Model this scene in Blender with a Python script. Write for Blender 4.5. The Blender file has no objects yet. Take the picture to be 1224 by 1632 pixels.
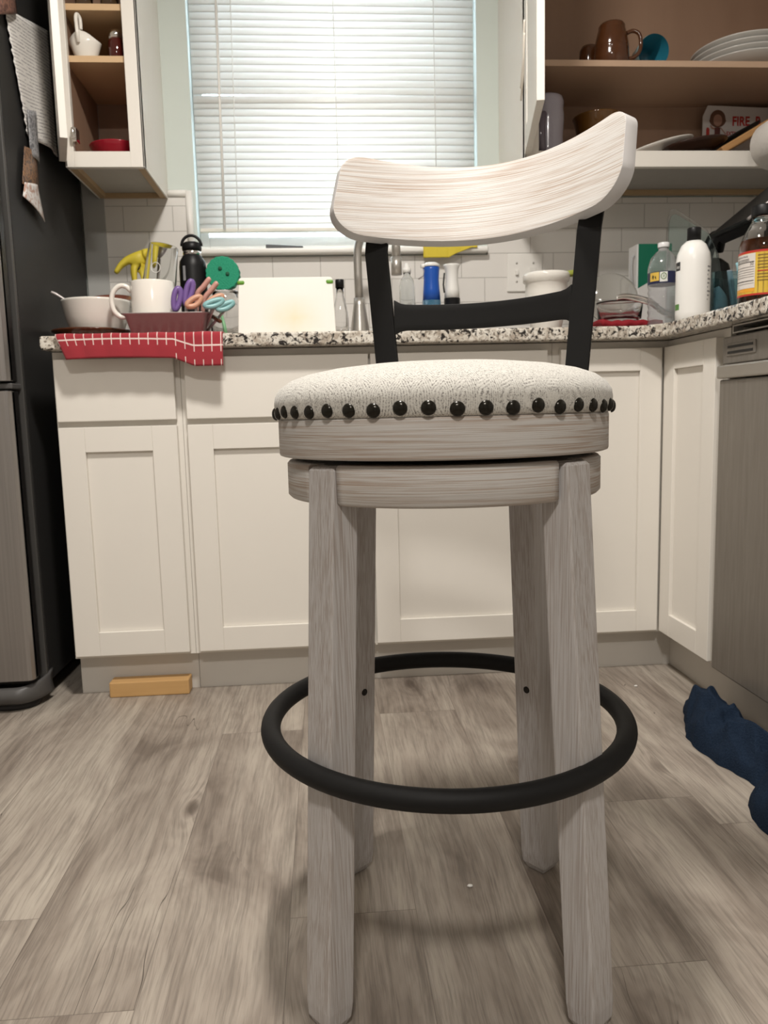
import bpy, bmesh, math, random
from math import sin, cos, pi, tan, radians, sqrt
from mathutils import Vector, Matrix
random.seed(7)
S = bpy.context.scene
C = S.collection

# ------------------------------------------------------------------ camera, light, exposure
YAW, PITCH, ROLL, FPX, CAMZ = radians(4.1869), radians(7.3123), radians(-1.4461), 1227.79, 0.7159
F = Vector((sin(YAW)*cos(PITCH), cos(YAW)*cos(PITCH), -sin(PITCH)))
R0 = Vector((cos(YAW), -sin(YAW), 0)); U0 = R0.cross(F)
R = cos(ROLL)*R0 + sin(ROLL)*U0; U = -sin(ROLL)*R0 + cos(ROLL)*U0
cd = bpy.data.cameras.new('camera'); cam = bpy.data.objects.new('camera', cd); C.objects.link(cam)
cam.matrix_world = Matrix(((R.x, U.x, -F.x, 0), (R.y, U.y, -F.y, 0), (R.z, U.z, -F.z, CAMZ), (0, 0, 0, 1)))
cd.sensor_fit = 'VERTICAL'; cd.sensor_height = 36.0; cd.sensor_width = 27.0
cd.lens = FPX/1632*36; cd.clip_start = 0.02
cd.dof.use_dof = True; cd.dof.focus_distance = 0.92; cd.dof.aperture_fstop = 13.0
S.camera = cam

wd = bpy.data.worlds.new('daylight'); S.world = wd; wd.use_nodes = True
bg = wd.node_tree.nodes['Background']; bg.inputs[0].default_value = (0.80, 0.90, 1.0, 1); bg.inputs[1].default_value = 1.7

def lamp(name, loc, energy, size, color, aim=(0, 0, -1), shape='DISK', sy=None):
    ld = bpy.data.lights.new(name, 'AREA'); ld.energy = energy; ld.shape = shape; ld.size = size
    if sy: ld.size_y = sy
    ld.color = color
    o = bpy.data.objects.new(name, ld); C.objects.link(o); o.location = loc
    o.rotation_euler = Vector(aim).to_track_quat('-Z', 'Y').to_euler()
    return o
lamp('ceiling_lamp', (0.0, 0.98, 2.41), 25, 0.22, (1.0, 0.945, 0.875))
lamp('hall_lamp', (-0.10, -0.75, 2.41), 22, 0.30, (1.0, 0.95, 0.885))
lamp('window_daylight', (0.07, 2.95, 1.75), 17, 0.95, (0.76, 0.89, 1.0), (0, -1, 0), 'RECTANGLE', 1.1)

vs = S.view_settings
vs.view_transform = 'Standard'; vs.look = 'None'; vs.gamma = 1.0; vs.use_curve_mapping = False
vs.exposure = 0.78
try:
    S.cycles.use_denoising = True; S.cycles.max_bounces = 14; S.cycles.transparent_max_bounces = 16
except Exception: pass

D, W = 1.9665, 2.5965           # cabinet door plane, back wall plane
CT = 0.918                      # counter top height
XR = 0.8795                     # door plane of the right hand run

# ------------------------------------------------------------------ node helpers
class NT:
    def __init__(s, name):
        s.m = bpy.data.materials.new(name); s.m.use_nodes = True; s.t = s.m.node_tree
        s.t.nodes.clear(); s.out = s.t.nodes.new('ShaderNodeOutputMaterial')
    def n(s, typ, ins=None, **kw):
        nd = s.t.nodes.new('ShaderNode'+typ)
        for k, v in kw.items(): setattr(nd, k, v)
        for k, v in (ins or {}).items():
            i = nd.inputs[k]
            if hasattr(v, 'node'): s.t.links.new(v, i)
            else: i.default_value = v
        return nd
    def math(s, op, a, b=0.0, c=None, clamp=False):
        ins = {0: a, 1: b}
        if c is not None: ins[2] = c
        return s.n('Math', ins, operation=op, use_clamp=clamp).outputs[0]
    def obj(s): return s.n('TexCoord').outputs['Object']
    def mapped(s, scale=(1, 1, 1), rot=(0, 0, 0), loc=(0, 0, 0), src=None):
        return s.n('Mapping', {'Vector': src or s.obj(), 'Scale': scale, 'Rotation': rot, 'Location': loc}).outputs[0]
    def noise(s, vec, scale, detail=3, rough=.55, dist=0.0):
        return s.n('TexNoise', {'Vector': vec, 'Scale': scale, 'Detail': detail, 'Roughness': rough, 'Distortion': dist}).outputs[0]
    def ramp(s, fac, stops, interp='LINEAR'):
        nd = s.n('ValToRGB', {'Fac': fac}); cr = nd.color_ramp; cr.interpolation = interp
        while len(cr.elements) < len(stops): cr.elements.new(.5)
        for e, (p, c) in zip(cr.elements, stops):
            e.position = p; e.color = (*c, 1) if len(c) == 3 else c
        return nd.outputs[0]
    def mix(s, fac, a, b, blend='MIX'):
        nd = s.n('Mix', data_type='RGBA', blend_type=blend)
        for i, v in ((0, fac), (6, a), (7, b)):
            if hasattr(v, 'node'): s.t.links.new(v, nd.inputs[i])
            elif i == 0: nd.inputs[0].default_value = v
            else: nd.inputs[i].default_value = (*v, 1)
        return nd.outputs[2]
    def bump(s, h, strength=.3, dist=.002):
        return s.n('Bump', {'Height': h, 'Strength': strength, 'Distance': dist}).outputs[0]
    def pbr(s, color, rough=.5, metal=0.0, normal=None, trans=0.0, ior=1.45, spec=None, sheen=0, coat=0, emit=None):
        b = s.n('BsdfPrincipled')
        def put(k, v):
            if hasattr(v, 'node'): s.t.links.new(v, b.inputs[k])
            elif isinstance(v, tuple): b.inputs[k].default_value = (*v, 1) if len(v) == 3 else v
            else: b.inputs[k].default_value = v
        put('Base Color', color); put('Roughness', rough); put('Metallic', metal); put('IOR', ior)
        put('Transmission Weight', trans); put('Sheen Weight', sheen); put('Coat Weight', coat)
        if spec is not None: put('Specular IOR Level', spec)
        if normal is not None: put('Normal', normal)
        s.t.links.new(b.outputs[0], s.out.inputs[0]); s.b = b
        return s.m

def plain(name, col, rough=.5, metal=0.0, var=.06, scale=40, **kw):
    """a procedural material: base colour with a slight mottling"""
    t = NT(name)
    f = t.noise(t.obj(), scale, 2)
    c = t.mix(f, tuple(x*(1-var) for x in col), tuple(min(1, x*(1+var)) for x in col))
    return t.pbr(c, rough, metal, **kw)

def clear(name, col=(1, 1, 1), rough=.02, ior=1.45):
    t = NT(name); f = t.noise(t.obj(), 60, 1)
    return t.pbr(t.mix(f, tuple(x*.985 for x in col), col), rough, trans=1.0, ior=ior)

def streaky_wood(name, along, pale, brown, pits=True):
    """white-washed wire-brushed wood; along = grain direction ('h' horizontal, 'z' vertical)"""
    t = NT(name)
    h = along == 'h'
    fine = t.noise(t.mapped((5, 5, 460) if h else (460, 460, 5)), 1.3, 2, .6, .1)
    mid = t.noise(t.mapped((7, 7, 120) if h else (120, 120, 6)), 1.4, 3, .6, .2)
    broad = t.noise(t.mapped((5, 5, 20) if h else (26, 26, 3.5)), 1.2, 3, .6)
    tan_ = t.mix(t.ramp(broad, [(.36, (0, 0, 0)), (.62, (1, 1, 1))]), tuple(.45*p+.55*q for p, q in zip(pale, brown)), brown)
    f = t.ramp(t.math('ADD', t.math('MULTIPLY', fine, .72), t.math('MULTIPLY', mid, .28)), [(.40, (0, 0, 0)), (.475, (.45, .45, .45)), (.55, (1, 1, 1))])
    c = t.mix(f, tan_, pale)
    b = t.bump(fine, .6, .0010)
    return t.pbr(c, .55, normal=b, spec=.35)

# ------------------------------------------------------------------ materials
M = {}
def floor_mat():
    t = NT('oak_vinyl_planks'); o = t.obj()
    sp = t.n('SeparateXYZ', {0: o}); x, y = sp.outputs[0], sp.outputs[1]
    pw, pl = .182, 1.22
    xs = t.math('DIVIDE', t.math('ADD', x, .075), pw); ix = t.math('FLOOR', xs); fx = t.math('FRACT', xs)
    off = t.n('TexWhiteNoise', {'W': ix}, noise_dimensions='1D').outputs[0]
    ys = t.math('ADD', t.math('DIVIDE', y, pl), t.math('MULTIPLY', off, 3.7)); iy = t.math('FLOOR', ys); fy = t.math('FRACT', ys)
    pid = t.n('TexWhiteNoise', {'Vector': t.n('CombineXYZ', {0: ix, 1: iy}).outputs[0]}, noise_dimensions='2D')
    pv, pc = pid.outputs[0], pid.outputs[1]
    vm = lambda op, a, b: t.n('VectorMath', {0: a, 1: b}, operation=op).outputs[0]
    sh = vm('ADD', o, vm('MULTIPLY', pc, (3.1, 7.3, 5.7)))
    wob = t.n('TexNoise', {'Vector': t.mapped((4, 1.6, 1), src=sh), 'Scale': 1.6, 'Detail': 3}).outputs[1]
    warp = vm('ADD', sh, vm('MULTIPLY', vm('SUBTRACT', wob, (.5, .5, .5)), (.034, .02, .0)))
    # knots pull the grain round them
    vo = t.n('TexVoronoi', {'Vector': t.mapped((5.2, 2.1, 1), src=sh), 'Scale': 1.0, 'Randomness': 1.0})
    ksel = t.math('GREATER_THAN', t.n('SeparateXYZ', {0: vo.outputs[1]}).outputs[0], .30)
    knd = t.math('MULTIPLY', t.math('SUBTRACT', 1.0, t.math('DIVIDE', vo.outputs[0], .34), clamp=True), ksel)
    core = t.math('MULTIPLY', t.math('SUBTRACT', 1.0, t.math('DIVIDE', vo.outputs[0], .085), clamp=True), ksel)
    warp = vm('ADD', warp, t.n('CombineXYZ', {0: t.math('MULTIPLY', t.math('MULTIPLY', knd, knd), .028), 1: 0.0, 2: 0.0}).outputs[0])
    g1 = t.noise(t.mapped((70, 2.6, 1), src=warp), 1.5, 4, .65, .25)
    g2 = t.noise(t.mapped((230, 9, 1), src=warp), 1.5, 3, .65, .2)
    g3 = t.noise(t.mapped((11, 1.0, 1), src=warp), 1.3, 4, .6, .6)
    big = t.noise(t.mapped((4.5, 1.8, 1), src=sh), 1.5, 4, .6, .8)
    a = t.math('ADD', t.math('MULTIPLY', big, .55), t.math('MULTIPLY', g3, .45))
    a = t.math('ADD', a, t.math('MULTIPLY', t.math('SUBTRACT', pv, .5), .10))
    a = t.math('SUBTRACT', a, t.math('ADD', t.math('MULTIPLY', core, .20), t.math('MULTIPLY', knd, .07)))
    c = t.ramp(a, [(.34, (.17, .138, .113)), (.44, (.285, .242, .203)), (.52, (.37, .322, .273)), (.62, (.445, .395, .335)), (.74, (.55, .50, .43))])
    rings = t.math('MULTIPLY', t.math('SINE', t.math('MULTIPLY', t.math('ADD', vo.outputs[0], t.math('ADD', t.math('MULTIPLY', g3, .22), t.math('MULTIPLY', big, .25))), 85.0)), t.math('MULTIPLY', knd, .055))
    st = t.math('SUBTRACT', t.math('ADD', t.math('MULTIPLY', g1, .55), t.math('MULTIPLY', g2, .45)), rings)
    st = t.ramp(st, [(.36, (1, 1, 1)), (.46, (.55, .55, .55)), (.52, (.18, .18, .18)), (.60, (0, 0, 0))])
    c = t.mix(t.math('MULTIPLY', st, .72), c, t.mix(.62, c, (.045, .034, .027)))
    c = t.mix(t.math('MULTIPLY', core, .75), c, (.085, .066, .052))
    cr = t.noise(t.mapped((16, 1.5, 1), src=warp, loc=(3, 9, 2)), 1.0, 2, .5)
    crack = t.math('MULTIPLY', t.math('LESS_THAN', t.math('ABSOLUTE', t.math('SUBTRACT', cr, .5)), .0022), t.math('GREATER_THAN', t.noise(t.mapped((3, 1.2, 1), src=sh, loc=(7, 1, 0)), 1.6, 1), .63))
    c = t.mix(t.math('MULTIPLY', crack, .75), c, (.045, .035, .028))
    e1 = t.math('LESS_THAN', fx, .007); e2 = t.math('LESS_THAN', fy, .0012)
    c = t.mix(t.math('MULTIPLY', t.math('MAXIMUM', e1, e2), .5), c, (.09, .072, .058))
    bmp = t.bump(t.math('ADD', g1, t.math('MULTIPLY', g2, .8)), .22, .001)
    return t.pbr(c, .42, normal=bmp, spec=.4)
M['floor'] = floor_mat()
M['wall'] = plain('sage_wall_paint', (.60, .655, .615), .6, var=.02, scale=8)
M['wall_far'] = plain('far_wall_paint', (.50, .48, .45), .7, var=.02, scale=5)
M['ceiling'] = plain('ceiling_paint', (.66, .64, .61), .8, var=.02, scale=5)
M['white'] = plain('cabinet_white_paint', (.79, .755, .695), .38, var=.015, scale=9)
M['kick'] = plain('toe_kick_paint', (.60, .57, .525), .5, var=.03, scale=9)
M['trim'] = plain('white_trim', (.82, .80, .76), .35, var=.02, scale=12)
def tile_mat():
    t = NT('white_subway_tile'); sp = t.n('SeparateXYZ', {0: t.obj()})
    # row height .0775, tile width .154: vertical joints at x=-.074 in the row 1.151..1.228
    v = t.n('CombineXYZ', {0: t.math('ADD', sp.outputs[0], .074+.154*20), 1: t.math('ADD', sp.outputs[2], -1.151+.0775*20), 2: 0.0}).outputs[0]
    br = t.n('TexBrick', {'Vector': v, 'Color1': (.76, .735, .70, 1), 'Color2': (.735, .71, .675, 1), 'Mortar': (.50, .48, .45, 1), 'Scale': 1.0, 'Mortar Size': .0014, 'Mortar Smooth': .15, 'Bias': 0.0, 'Brick Width': .154, 'Row Height': .0775}, offset=.5, offset_frequency=2, squash=1.0)
    b = t.bump(t.math('SUBTRACT', 1.0, br.outputs['Fac']), .5, .0015)
    return t.pbr(br.outputs['Color'], .16, normal=b)
M['tile'] = tile_mat()
def granite_mat():
    t = NT('speckled_granite'); o = t.obj()
    n1 = t.noise(o, 75, 4, .6, .6); n2 = t.noise(t.mapped(loc=(5, 3, 1)), 120, 3, .6, .4); n3 = t.noise(t.mapped(loc=(1, 8, 4)), 45, 3, .6, .8)
    c = t.ramp(n3, [(.38, (.40, .345, .285)), (.50, (.60, .555, .485)), (.62, (.72, .685, .62))])
    c = t.mix(t.ramp(n2, [(.555, (0, 0, 0)), (.59, (1, 1, 1))]), c, (.24, .205, .17))
    c = t.mix(t.ramp(n1, [(.425, (1, 1, 1)), (.455, (0, 0, 0))]), c, (.028, .024, .022))
    return t.pbr(c, .18)
M['granite'] = granite_mat()
M['wash_h'] = streaky_wood('whitewashed_wood_horizontal', 'h', (.49, .472, .452), (.35, .28, .23))
M['wash_z'] = streaky_wood('whitewashed_wood_vertical', 'z', (.475, .457, .45), (.345, .305, .28))
M['wash_edge'] = plain('whitewashed_edge', (.46, .445, .44), .5, var=.05, scale=30)
M['black_metal'] = plain('satin_black_metal', (.009, .0088, .0088), .58, var=.1, scale=200, spec=.22)
M['nail'] = plain('dark_bronze_nail', (.016, .014, .010), .22, .55, var=.15, scale=300)
M['hole_shade'] = plain('bore_shade', (.02, .016, .013), .9)  # near-black colour painted as the shade inside a bolt hole
def fabric_mat():
    t = NT('herringbone_tweed'); sp = t.n('SeparateXYZ', {0: t.mapped(rot=(0, 0, .35))})
    x, y = sp.outputs[0], sp.outputs[1]
    zig = t.math('PINGPONG', x, .011)
    w = t.math('SINE', t.math('MULTIPLY', t.math('ADD', y, t.math('MULTIPLY', zig, 1.0)), 2*pi/.0030))
    fl = t.noise(t.obj(), 700, 2, .75); fl2 = t.noise(t.obj(), 420, 2, .6)
    a = t.math('ADD', t.math('ADD', t.math('MULTIPLY', w, .075), t.math('MULTIPLY', fl, .72)), t.math('MULTIPLY', fl2, .36))
    c = t.ramp(a, [(.36, (.15, .14, .13)), (.455, (.40, .385, .36)), (.545, (.55, .535, .495)), (.75, (.62, .605, .565))])
    return t.pbr(c, .95, normal=t.bump(a, .5, .0012), spec=.1, sheen=.15)
M['fabric'] = fabric_mat()
def steel_mat(name, col, rough, sc):
    t = NT(name); n = t.noise(t.mapped(sc), 1.0, 4, .6, .3)
    c = t.mix(n, tuple(x*.72 for x in col), tuple(min(1, x*1.2) for x in col))
    return t.pbr(c, rough, .75, normal=t.bump(n, .05, .0006))
M['steel'] = steel_mat('brushed_steel', (.50, .475, .44), .32, (220, 220, 3))
M['dishwasher'] = steel_mat('brushed_dishwasher_steel', (.285, .262, .235), .5, (90, 90, 7))
M['fridge_door'] = steel_mat('brushed_fridge_steel', (.33, .31, .295), .34, (160, 160, 2))
M['chrome'] = plain('chrome', (.78, .76, .74), .12, 1.0, var=.03)
M['fridge_side'] = plain('dark_grey_fridge_side', (.024, .0235, .023), .5, var=.12, scale=260, spec=.3)
M['fridge_black'] = plain('black_fridge_trim', (.010, .009, .009), .35)
M['grey_plastic'] = plain('grey_plastic', (.085, .082, .08), .42)
M['foot_black'] = plain('black_rubber', (.012, .011, .011), .6)
M['birch'] = None
def wood_mat(name, a, b, sc, rough=.5):
    t = NT(name); n = t.noise(t.mapped(sc), 1.0, 4, .6, .6)
    return t.pbr(t.mix(n, a, b), rough, normal=t.bump(n, .1, .0006))
M['birch'] = wood_mat('birch_cabinet_interior', (.29, .178, .118), (.38, .245, .168), (9, 9, 1.2))
M['birch_edge'] = wood_mat('birch_shelf_edge', (.58, .39, .215), (.66, .46, .27), (2, 2, 30))
M['pine'] = wood_mat('pine_block', (.50, .29, .11), (.62, .385, .165), (3, 60, 60))
M['board_wood'] = wood_mat('acacia_board', (.36, .185, .07), (.50, .28, .115), (5, 40, 40))
M['cleat'] = wood_mat('raw_wood_cleat', (.42, .29, .16), (.52, .37, .22), (2, 30, 30))

# ------------------------------------------------------------------ mesh helpers (world coordinates)
def BM(): return bmesh.new()
def box(bm, x0, x1, y0, y1, z0, z1):
    v = [bm.verts.new(p) for p in ((x0,y0,z0),(x1,y0,z0),(x1,y1,z0),(x0,y1,z0),(x0,y0,z1),(x1,y0,z1),(x1,y1,z1),(x0,y1,z1))]
    for f in ((3,2,1,0),(4,5,6,7),(0,1,5,4),(1,2,6,5),(2,3,7,6),(3,0,4,7)): bm.faces.new([v[i] for i in f])
    return v
def surf(bm, fn, nu, nv, cu=False, cv=False, mi=0):
    """grid of fn(i/nu, j/nv)"""
    g = [[bm.verts.new(fn(i/nu, j/nv)) for j in range(nv if cv else nv+1)] for i in range(nu if cu else nu+1)]
    for i in range(nu):
        for j in range(nv):
            a, b = g[i], g[(i+1) % len(g)]; j2 = (j+1) % len(a)
            q = [a[j], b[j], b[j2], a[j2]]
            f = bm.faces.new(q); f.smooth = True; f.material_index = mi
    return g
def lathe(bm, prof, c=(0, 0, 0), n=40, sx=1.0, sy=1.0, tilt=None, a0=0.0, a1=2*pi):
    """revolve (r, z) points round the vertical through c; tilt: a Matrix applied about c"""
    full = abs(a1-a0-2*pi) < 1e-6
    rows = []
    for r, z in prof:
        if r < 1e-6 and full:
            ps = [Vector((0, 0, z))]
        else:
            ps = [Vector((r*cos(a0+(a1-a0)*i/n)*sx, r*sin(a0+(a1-a0)*i/n)*sy, z)) for i in range(n if full else n+1)]
        if tilt is not None: ps = [tilt @ p for p in ps]
        rows.append([bm.verts.new(p+Vector(c)) for p in ps])
    for A, B in zip(rows, rows[1:]):
        m = n
        for i in range(m):
            k = (i+1) % n if full else i+1
            if len(A) == 1 and len(B) == 1: continue
            if len(A) == 1: q = [A[0], B[k], B[i]]
            elif len(B) == 1: q = [A[i], A[k], B[0]]
            else: q = [A[i], A[k], B[k], B[i]]
            f = bm.faces.new(q); f.smooth = True
    return rows
def tube(bm, pts, r, n=12, closed=False, flat=1.0):
    pts = [Vector(p) for p in pts]; N = len(pts)
    if not closed and 4 <= N <= 12:            # Catmull-Rom through the points
        r0 = r if isinstance(r, (list, tuple)) else [r]*N; q, rr, K = [], [], 5
        for i in range(N-1):
            a, b, c, d = pts[max(0, i-1)], pts[i], pts[i+1], pts[min(N-1, i+2)]
            for k in range(K):
                t = k/K
                q.append(.5*((2*b)+(c-a)*t+(2*a-5*b+4*c-d)*t*t+(3*b-a-3*c+d)*t**3)); rr.append(r0[i]+(r0[i+1]-r0[i])*t)
        pts, r, N = q+[pts[-1]], rr+[r0[-1]], len(q)+1
    rs = r if isinstance(r, (list, tuple)) else [r]*N
    rings = []; up = None
    for i, p in enumerate(pts):
        a = pts[(i-1) % N] if (closed or i > 0) else p; b = pts[(i+1) % N] if (closed or i < N-1) else p
        t = (b-a).normalized()
        if up is None: up = Vector((0, 0, 1)) if abs(t.z) < .9 else Vector((1, 0, 0))
        s = t.cross(up).normalized(); up = s.cross(t).normalized()
        rings.append([bm.verts.new(p+(s*cos(2*pi*k/n)*flat+up*sin(2*pi*k/n))*rs[i]) for k in range(n)])
    for i in range(N if closed else N-1):
        A, B = rings[i], rings[(i+1) % N]
        sh = 0
        if closed and i == N-1:
            sh = min(range(n), key=lambda q: (A[0].co-B[q].co).length)
        for k in range(n):
            f = bm.faces.new([A[k], A[(k+1) % n], B[(k+1+sh) % n], B[(k+sh) % n]]); f.smooth = True
    if not closed:
        bm.faces.new(rings[0][::-1]); bm.faces.new(rings[-1])
def prism(bm, poly, f0, f1):
    """side walls between f0(p) and f1(p) for a 2-D polygon, with both ends closed"""
    A = [bm.verts.new(f0(*p)) for p in poly]; B = [bm.verts.new(f1(*p)) for p in poly]
    n = len(poly)
    bm.faces.new(A[::-1]); bm.faces.new(B)
    for i in range(n): bm.faces.new([A[i], A[(i+1) % n], B[(i+1) % n], B[i]])
def rrect(x0, x1, y0, y1, r, n=5):
    out = []
    for cx, cy, a in ((x1-r, y0+r, -pi/2), (x1-r, y1-r, 0), (x0+r, y1-r, pi/2), (x0+r, y0+r, pi)):
        out += [(cx+r*cos(a+pi/2*k/n), cy+r*sin(a+pi/2*k/n)) for k in range(n+1)]
    return out
def blob(bm, c, rx, ry, rz, rot=None, n=14):
    m = Matrix.Translation(c) @ (rot.to_4x4() if rot else Matrix()) @ Matrix.Diagonal((rx, ry, rz, 1))
    r = bmesh.ops.create_uvsphere(bm, u_segments=n*2, v_segments=n, radius=1, matrix=m)
    for v in r['verts']:
        for f in v.link_faces: f.smooth = True
def root_of(o):
    while o.parent: o = o.parent
    return o
def obj(name, bm, mat, parent=None, loc=None, bevel=0, seg=2, subsurf=0, solid=0, smooth=None):
    if isinstance(bm, bpy.types.Mesh): me = bm
    else:
        bmesh.ops.recalc_face_normals(bm, faces=bm.faces[:])
        me = bpy.data.meshes.new(name); bm.to_mesh(me); bm.free()
    org = Vector(root_of(parent).location) if parent else Vector(loc or (0, 0, 0))
    me.transform(Matrix.Translation(-org))
    if smooth is not None:
        for p in me.polygons: p.use_smooth = smooth
    for m in (mat if isinstance(mat, list) else [mat]): me.materials.append(m)
    o = bpy.data.objects.new(name, me); C.objects.link(o)
    if parent: o.parent = parent
    else: o.location = org
    if solid:
        d = o.modifiers.new('solid', 'SOLIDIFY'); d.thickness = solid; d.offset = 0
    if bevel:
        b = o.modifiers.new('bevel', 'BEVEL'); b.width = bevel; b.segments = seg; b.limit_method = 'ANGLE'; b.angle_limit = radians(40); b.harden_normals = False
    if subsurf:
        q = o.modifiers.new('sub', 'SUBSURF'); q.levels = subsurf; q.render_levels = subsurf
    return o
def tag(o, label, cat, group=None):
    o['label'] = label; o['category'] = cat
    if group: o['group'] = group
    return o
def thing(name, label, cat, loc, group=None):
    o = bpy.data.objects.new(name, None); C.objects.link(o); o.location = loc; o.empty_display_size = .05
    return tag(o, label, cat, group)
def struct(name, bm, mat, **kw):
    o = obj(name, bm, mat, **kw); o['kind'] = 'structure'; return o
def part_copy(o, parent=None, loc=None):
    c = o.copy(); C.objects.link(c); c.parent = parent
    if loc is not None: c.location = loc
    return c
def bxo(name, mat, parent, x0, x1, y0, y1, z0, z1, bevel=0, **kw):
    bm = BM(); box(bm, x0, x1, y0, y1, z0, z1); return obj(name, bm, mat, parent, bevel=bevel, **kw)
def text_mesh(s, size, fn, squeeze=1.0, bold=0.0):
    """mesh of a line of lettering; fn maps (x, y) of the letter plane to a world point"""
    cu = bpy.data.curves.new('lettering', 'FONT'); cu.body = s; cu.size = size; cu.align_x = 'LEFT'; cu.offset = bold
    to = bpy.data.objects.new('lettering', cu); C.objects.link(to)
    dg = bpy.context.evaluated_depsgraph_get()
    me = bpy.data.meshes.new_from_object(to.evaluated_get(dg))
    bpy.data.objects.remove(to); bpy.data.curves.remove(cu)
    me.materials.clear()
    for v in me.vertices: v.co = Vector(fn(v.co.x*squeeze, v.co.y))
    return me
def wrap(c, r, a0, z0):
    """letter plane -> the front of an upright cylinder; a0 is the start angle"""
    return lambda x, y: (c[0]+r*cos(a0+x/r), c[1]+r*sin(a0+x/r), z0+y)
def patch(bm, c, r, a0, a1, z0, z1, n=10, r1=None):
    r1 = r if r1 is None else r1
    surf(bm, lambda u, v: (c[0]+(r+(r1-r)*v)*cos(a0+(a1-a0)*u), c[1]+(r+(r1-r)*v)*sin(a0+(a1-a0)*u), z0+(z1-z0)*v), n, 2)

# ------------------------------------------------------------------ room shell
XL, XW, YB, ZC = -1.62, 1.51, -2.2, 2.45
bm = BM(); box(bm, XL-.1, XW+.1, YB-.1, W+.12, -.06, 0); struct('floor', bm, M['floor'])
bm = BM(); box(bm, XL-.1, XW+.1, YB-.1, W+.12, ZC, ZC+.08); struct('ceiling', bm, M['ceiling'])
WX0, WX1, WZ0, WZ1 = -.386, .523, 1.247, 2.14
bm = BM()
box(bm, XL-.1, WX0, W, W+.12, 0, ZC); box(bm, WX1, XW+.1, W, W+.12, 0, ZC)
box(bm, WX0, WX1, W, W+.12, 0, WZ0); box(bm, WX0, WX1, W, W+.12, WZ1, ZC)
struct('wall_back', bm, M['wall'])
bm = BM(); box(bm, XL-.1, XL, YB, W, 0, ZC); struct('wall_left', bm, M['wall_far'])
bm = BM(); box(bm, XW, XW+.1, YB, W, 0, ZC); struct('wall_right', bm, M['wall_far'])
bm = BM(); box(bm, XL-.1, XW+.1, YB-.1, YB, 0, ZC); struct('wall_front', bm, M['wall_far'])
# tiled strip of the back wall and its rounded cap
TY = W-.009
bm = BM()
box(bm, -.668, -.417, TY, W, CT, 1.413); box(bm, -.417, .5525, TY, W, CT, 1.224); box(bm, .5525, XW, TY, W, CT, 1.402)
struct('trim_1', bm, M['tile'])
bm = BM()
def bull(bm, path): tube(bm, path, .0125, 10, flat=1.0)
tube(bm, [(-.47, TY+.001, 1.421), (-.412, TY+.001, 1.421)], .0115, 10)
tube(bm, [(-.4055, TY+.001, 1.428), (-.4055, TY+.001, 1.246)], .0115, 10)
struct('trim_2', bm, M['trim'])
bm = BM(); box(bm, -.418, .5505, W-.042, W+.03, 1.228, 1.2465)
struct('trim_3', bm, M['trim'], bevel=.007, seg=3)          # the window stool
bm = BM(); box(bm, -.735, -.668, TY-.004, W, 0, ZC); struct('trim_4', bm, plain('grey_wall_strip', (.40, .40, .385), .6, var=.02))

# window: sash frame, panes
w1 = BM()
fy0, fy1 = W+.055, W+.095
for a in ((WX0, WX0+.03, WZ0, WZ1), (WX1-.03, WX1, WZ0, WZ1), (WX0+.03, WX1-.03, WZ0, WZ0+.055), (WX0+.03, WX1-.03, WZ1-.04, WZ1), (WX0+.03, WX1-.03, 1.70, 1.74)):
    box(w1, a[0], a[1], fy0, fy1, a[2], a[3])
wo = struct('window_1', w1, M['trim'], bevel=.003)
bm = BM(); box(bm, WX0+.03, WX1-.03, W+.073, W+.077, WZ0+.055, 1.70); box(bm, WX0+.03, WX1-.03, W+.073, W+.077, 1.74, WZ1-.04)
obj('pane', bm, clear('window_glass', (.95, .98, 1.0)), wo)
bm = BM(); box(bm, -.169, -.050, W-.030, W+.010, 1.2470, 1.2600)
bm.verts.ensure_lookup_table()
for v in bm.verts:
    if v.co.z > 1.255 and v.co.x > -.1: v.co.z -= .006
tag(obj('tray', bm, plain('grey_plastic_dish', (.09, .095, .10), .45), None, (-.11, W-.012, 1.2470), bevel=.003), 'small dark grey dish lying on the window sill under the blind', 'dish')

# ------------------------------------------------------------------ window blind
bl = thing('window_blind', 'white slatted blind lowered over the kitchen window', 'blind', (.07, W+.012, 1.309))
def slat_mat():
    t = NT('white_blind_slat')
    f = t.noise(t.obj(), 30, 1); col = t.mix(f, (.86, .85, .82), (.89, .88, .85))
    d = t.n('BsdfDiffuse', {'Color': col}); tr = t.n('BsdfTranslucent', {'Color': (.88, .86, .82, 1)})
    mx = t.n('MixShader', {0: .42, 1: d.outputs[0], 2: tr.outputs[0]})
    gl = t.n('BsdfGlossy', {'Color': (1, 1, 1, 1), 'Roughness': .4})
    m2 = t.n('MixShader', {0: .05, 1: mx.outputs[0], 2: gl.outputs[0]})
    t.t.links.new(m2.outputs[0], t.out.inputs[0]); return t.m
M['slat'] = slat_mat()
def slat_bm(z, dz0=0, dz1=0):
    bm = BM(); wv, th = .0262, radians(77)
    def fn(u, v):
        s = (v-.5)*wv; cam_ = .0022*(1-(2*v-1)**2)
        x = -.378+(.893)*u
        yy = -s*cos(th)-cam_*sin(th); zz = s*sin(th)-cam_*cos(th)
        return (x, W+.014+yy, z-zz*1.0+dz0*(1-u)+dz1*u)
    surf(bm, fn, 2, 6)
    return bm
pitch = .0219
zs = 1.322; k = 0; first = None
while zs < WZ1-.03:
    if abs(zs-1.718) < pitch/2:
        o = obj('slat', slat_bm(zs, -.006, .0), M['slat'], bl, solid=.0006)
    elif first is None:
        first = o = obj('slat', slat_bm(zs), M['slat'], bl, solid=.0006); z_first = zs
    else:
        o = part_copy(first, bl, (0, 0, zs-z_first))
    zs += pitch
bxo('bottom_rail', plain('blind_rail', (.80, .78, .70), .4), bl, -.378, .515, W+.003, W+.025, 1.306, 1.317, .002)
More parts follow.
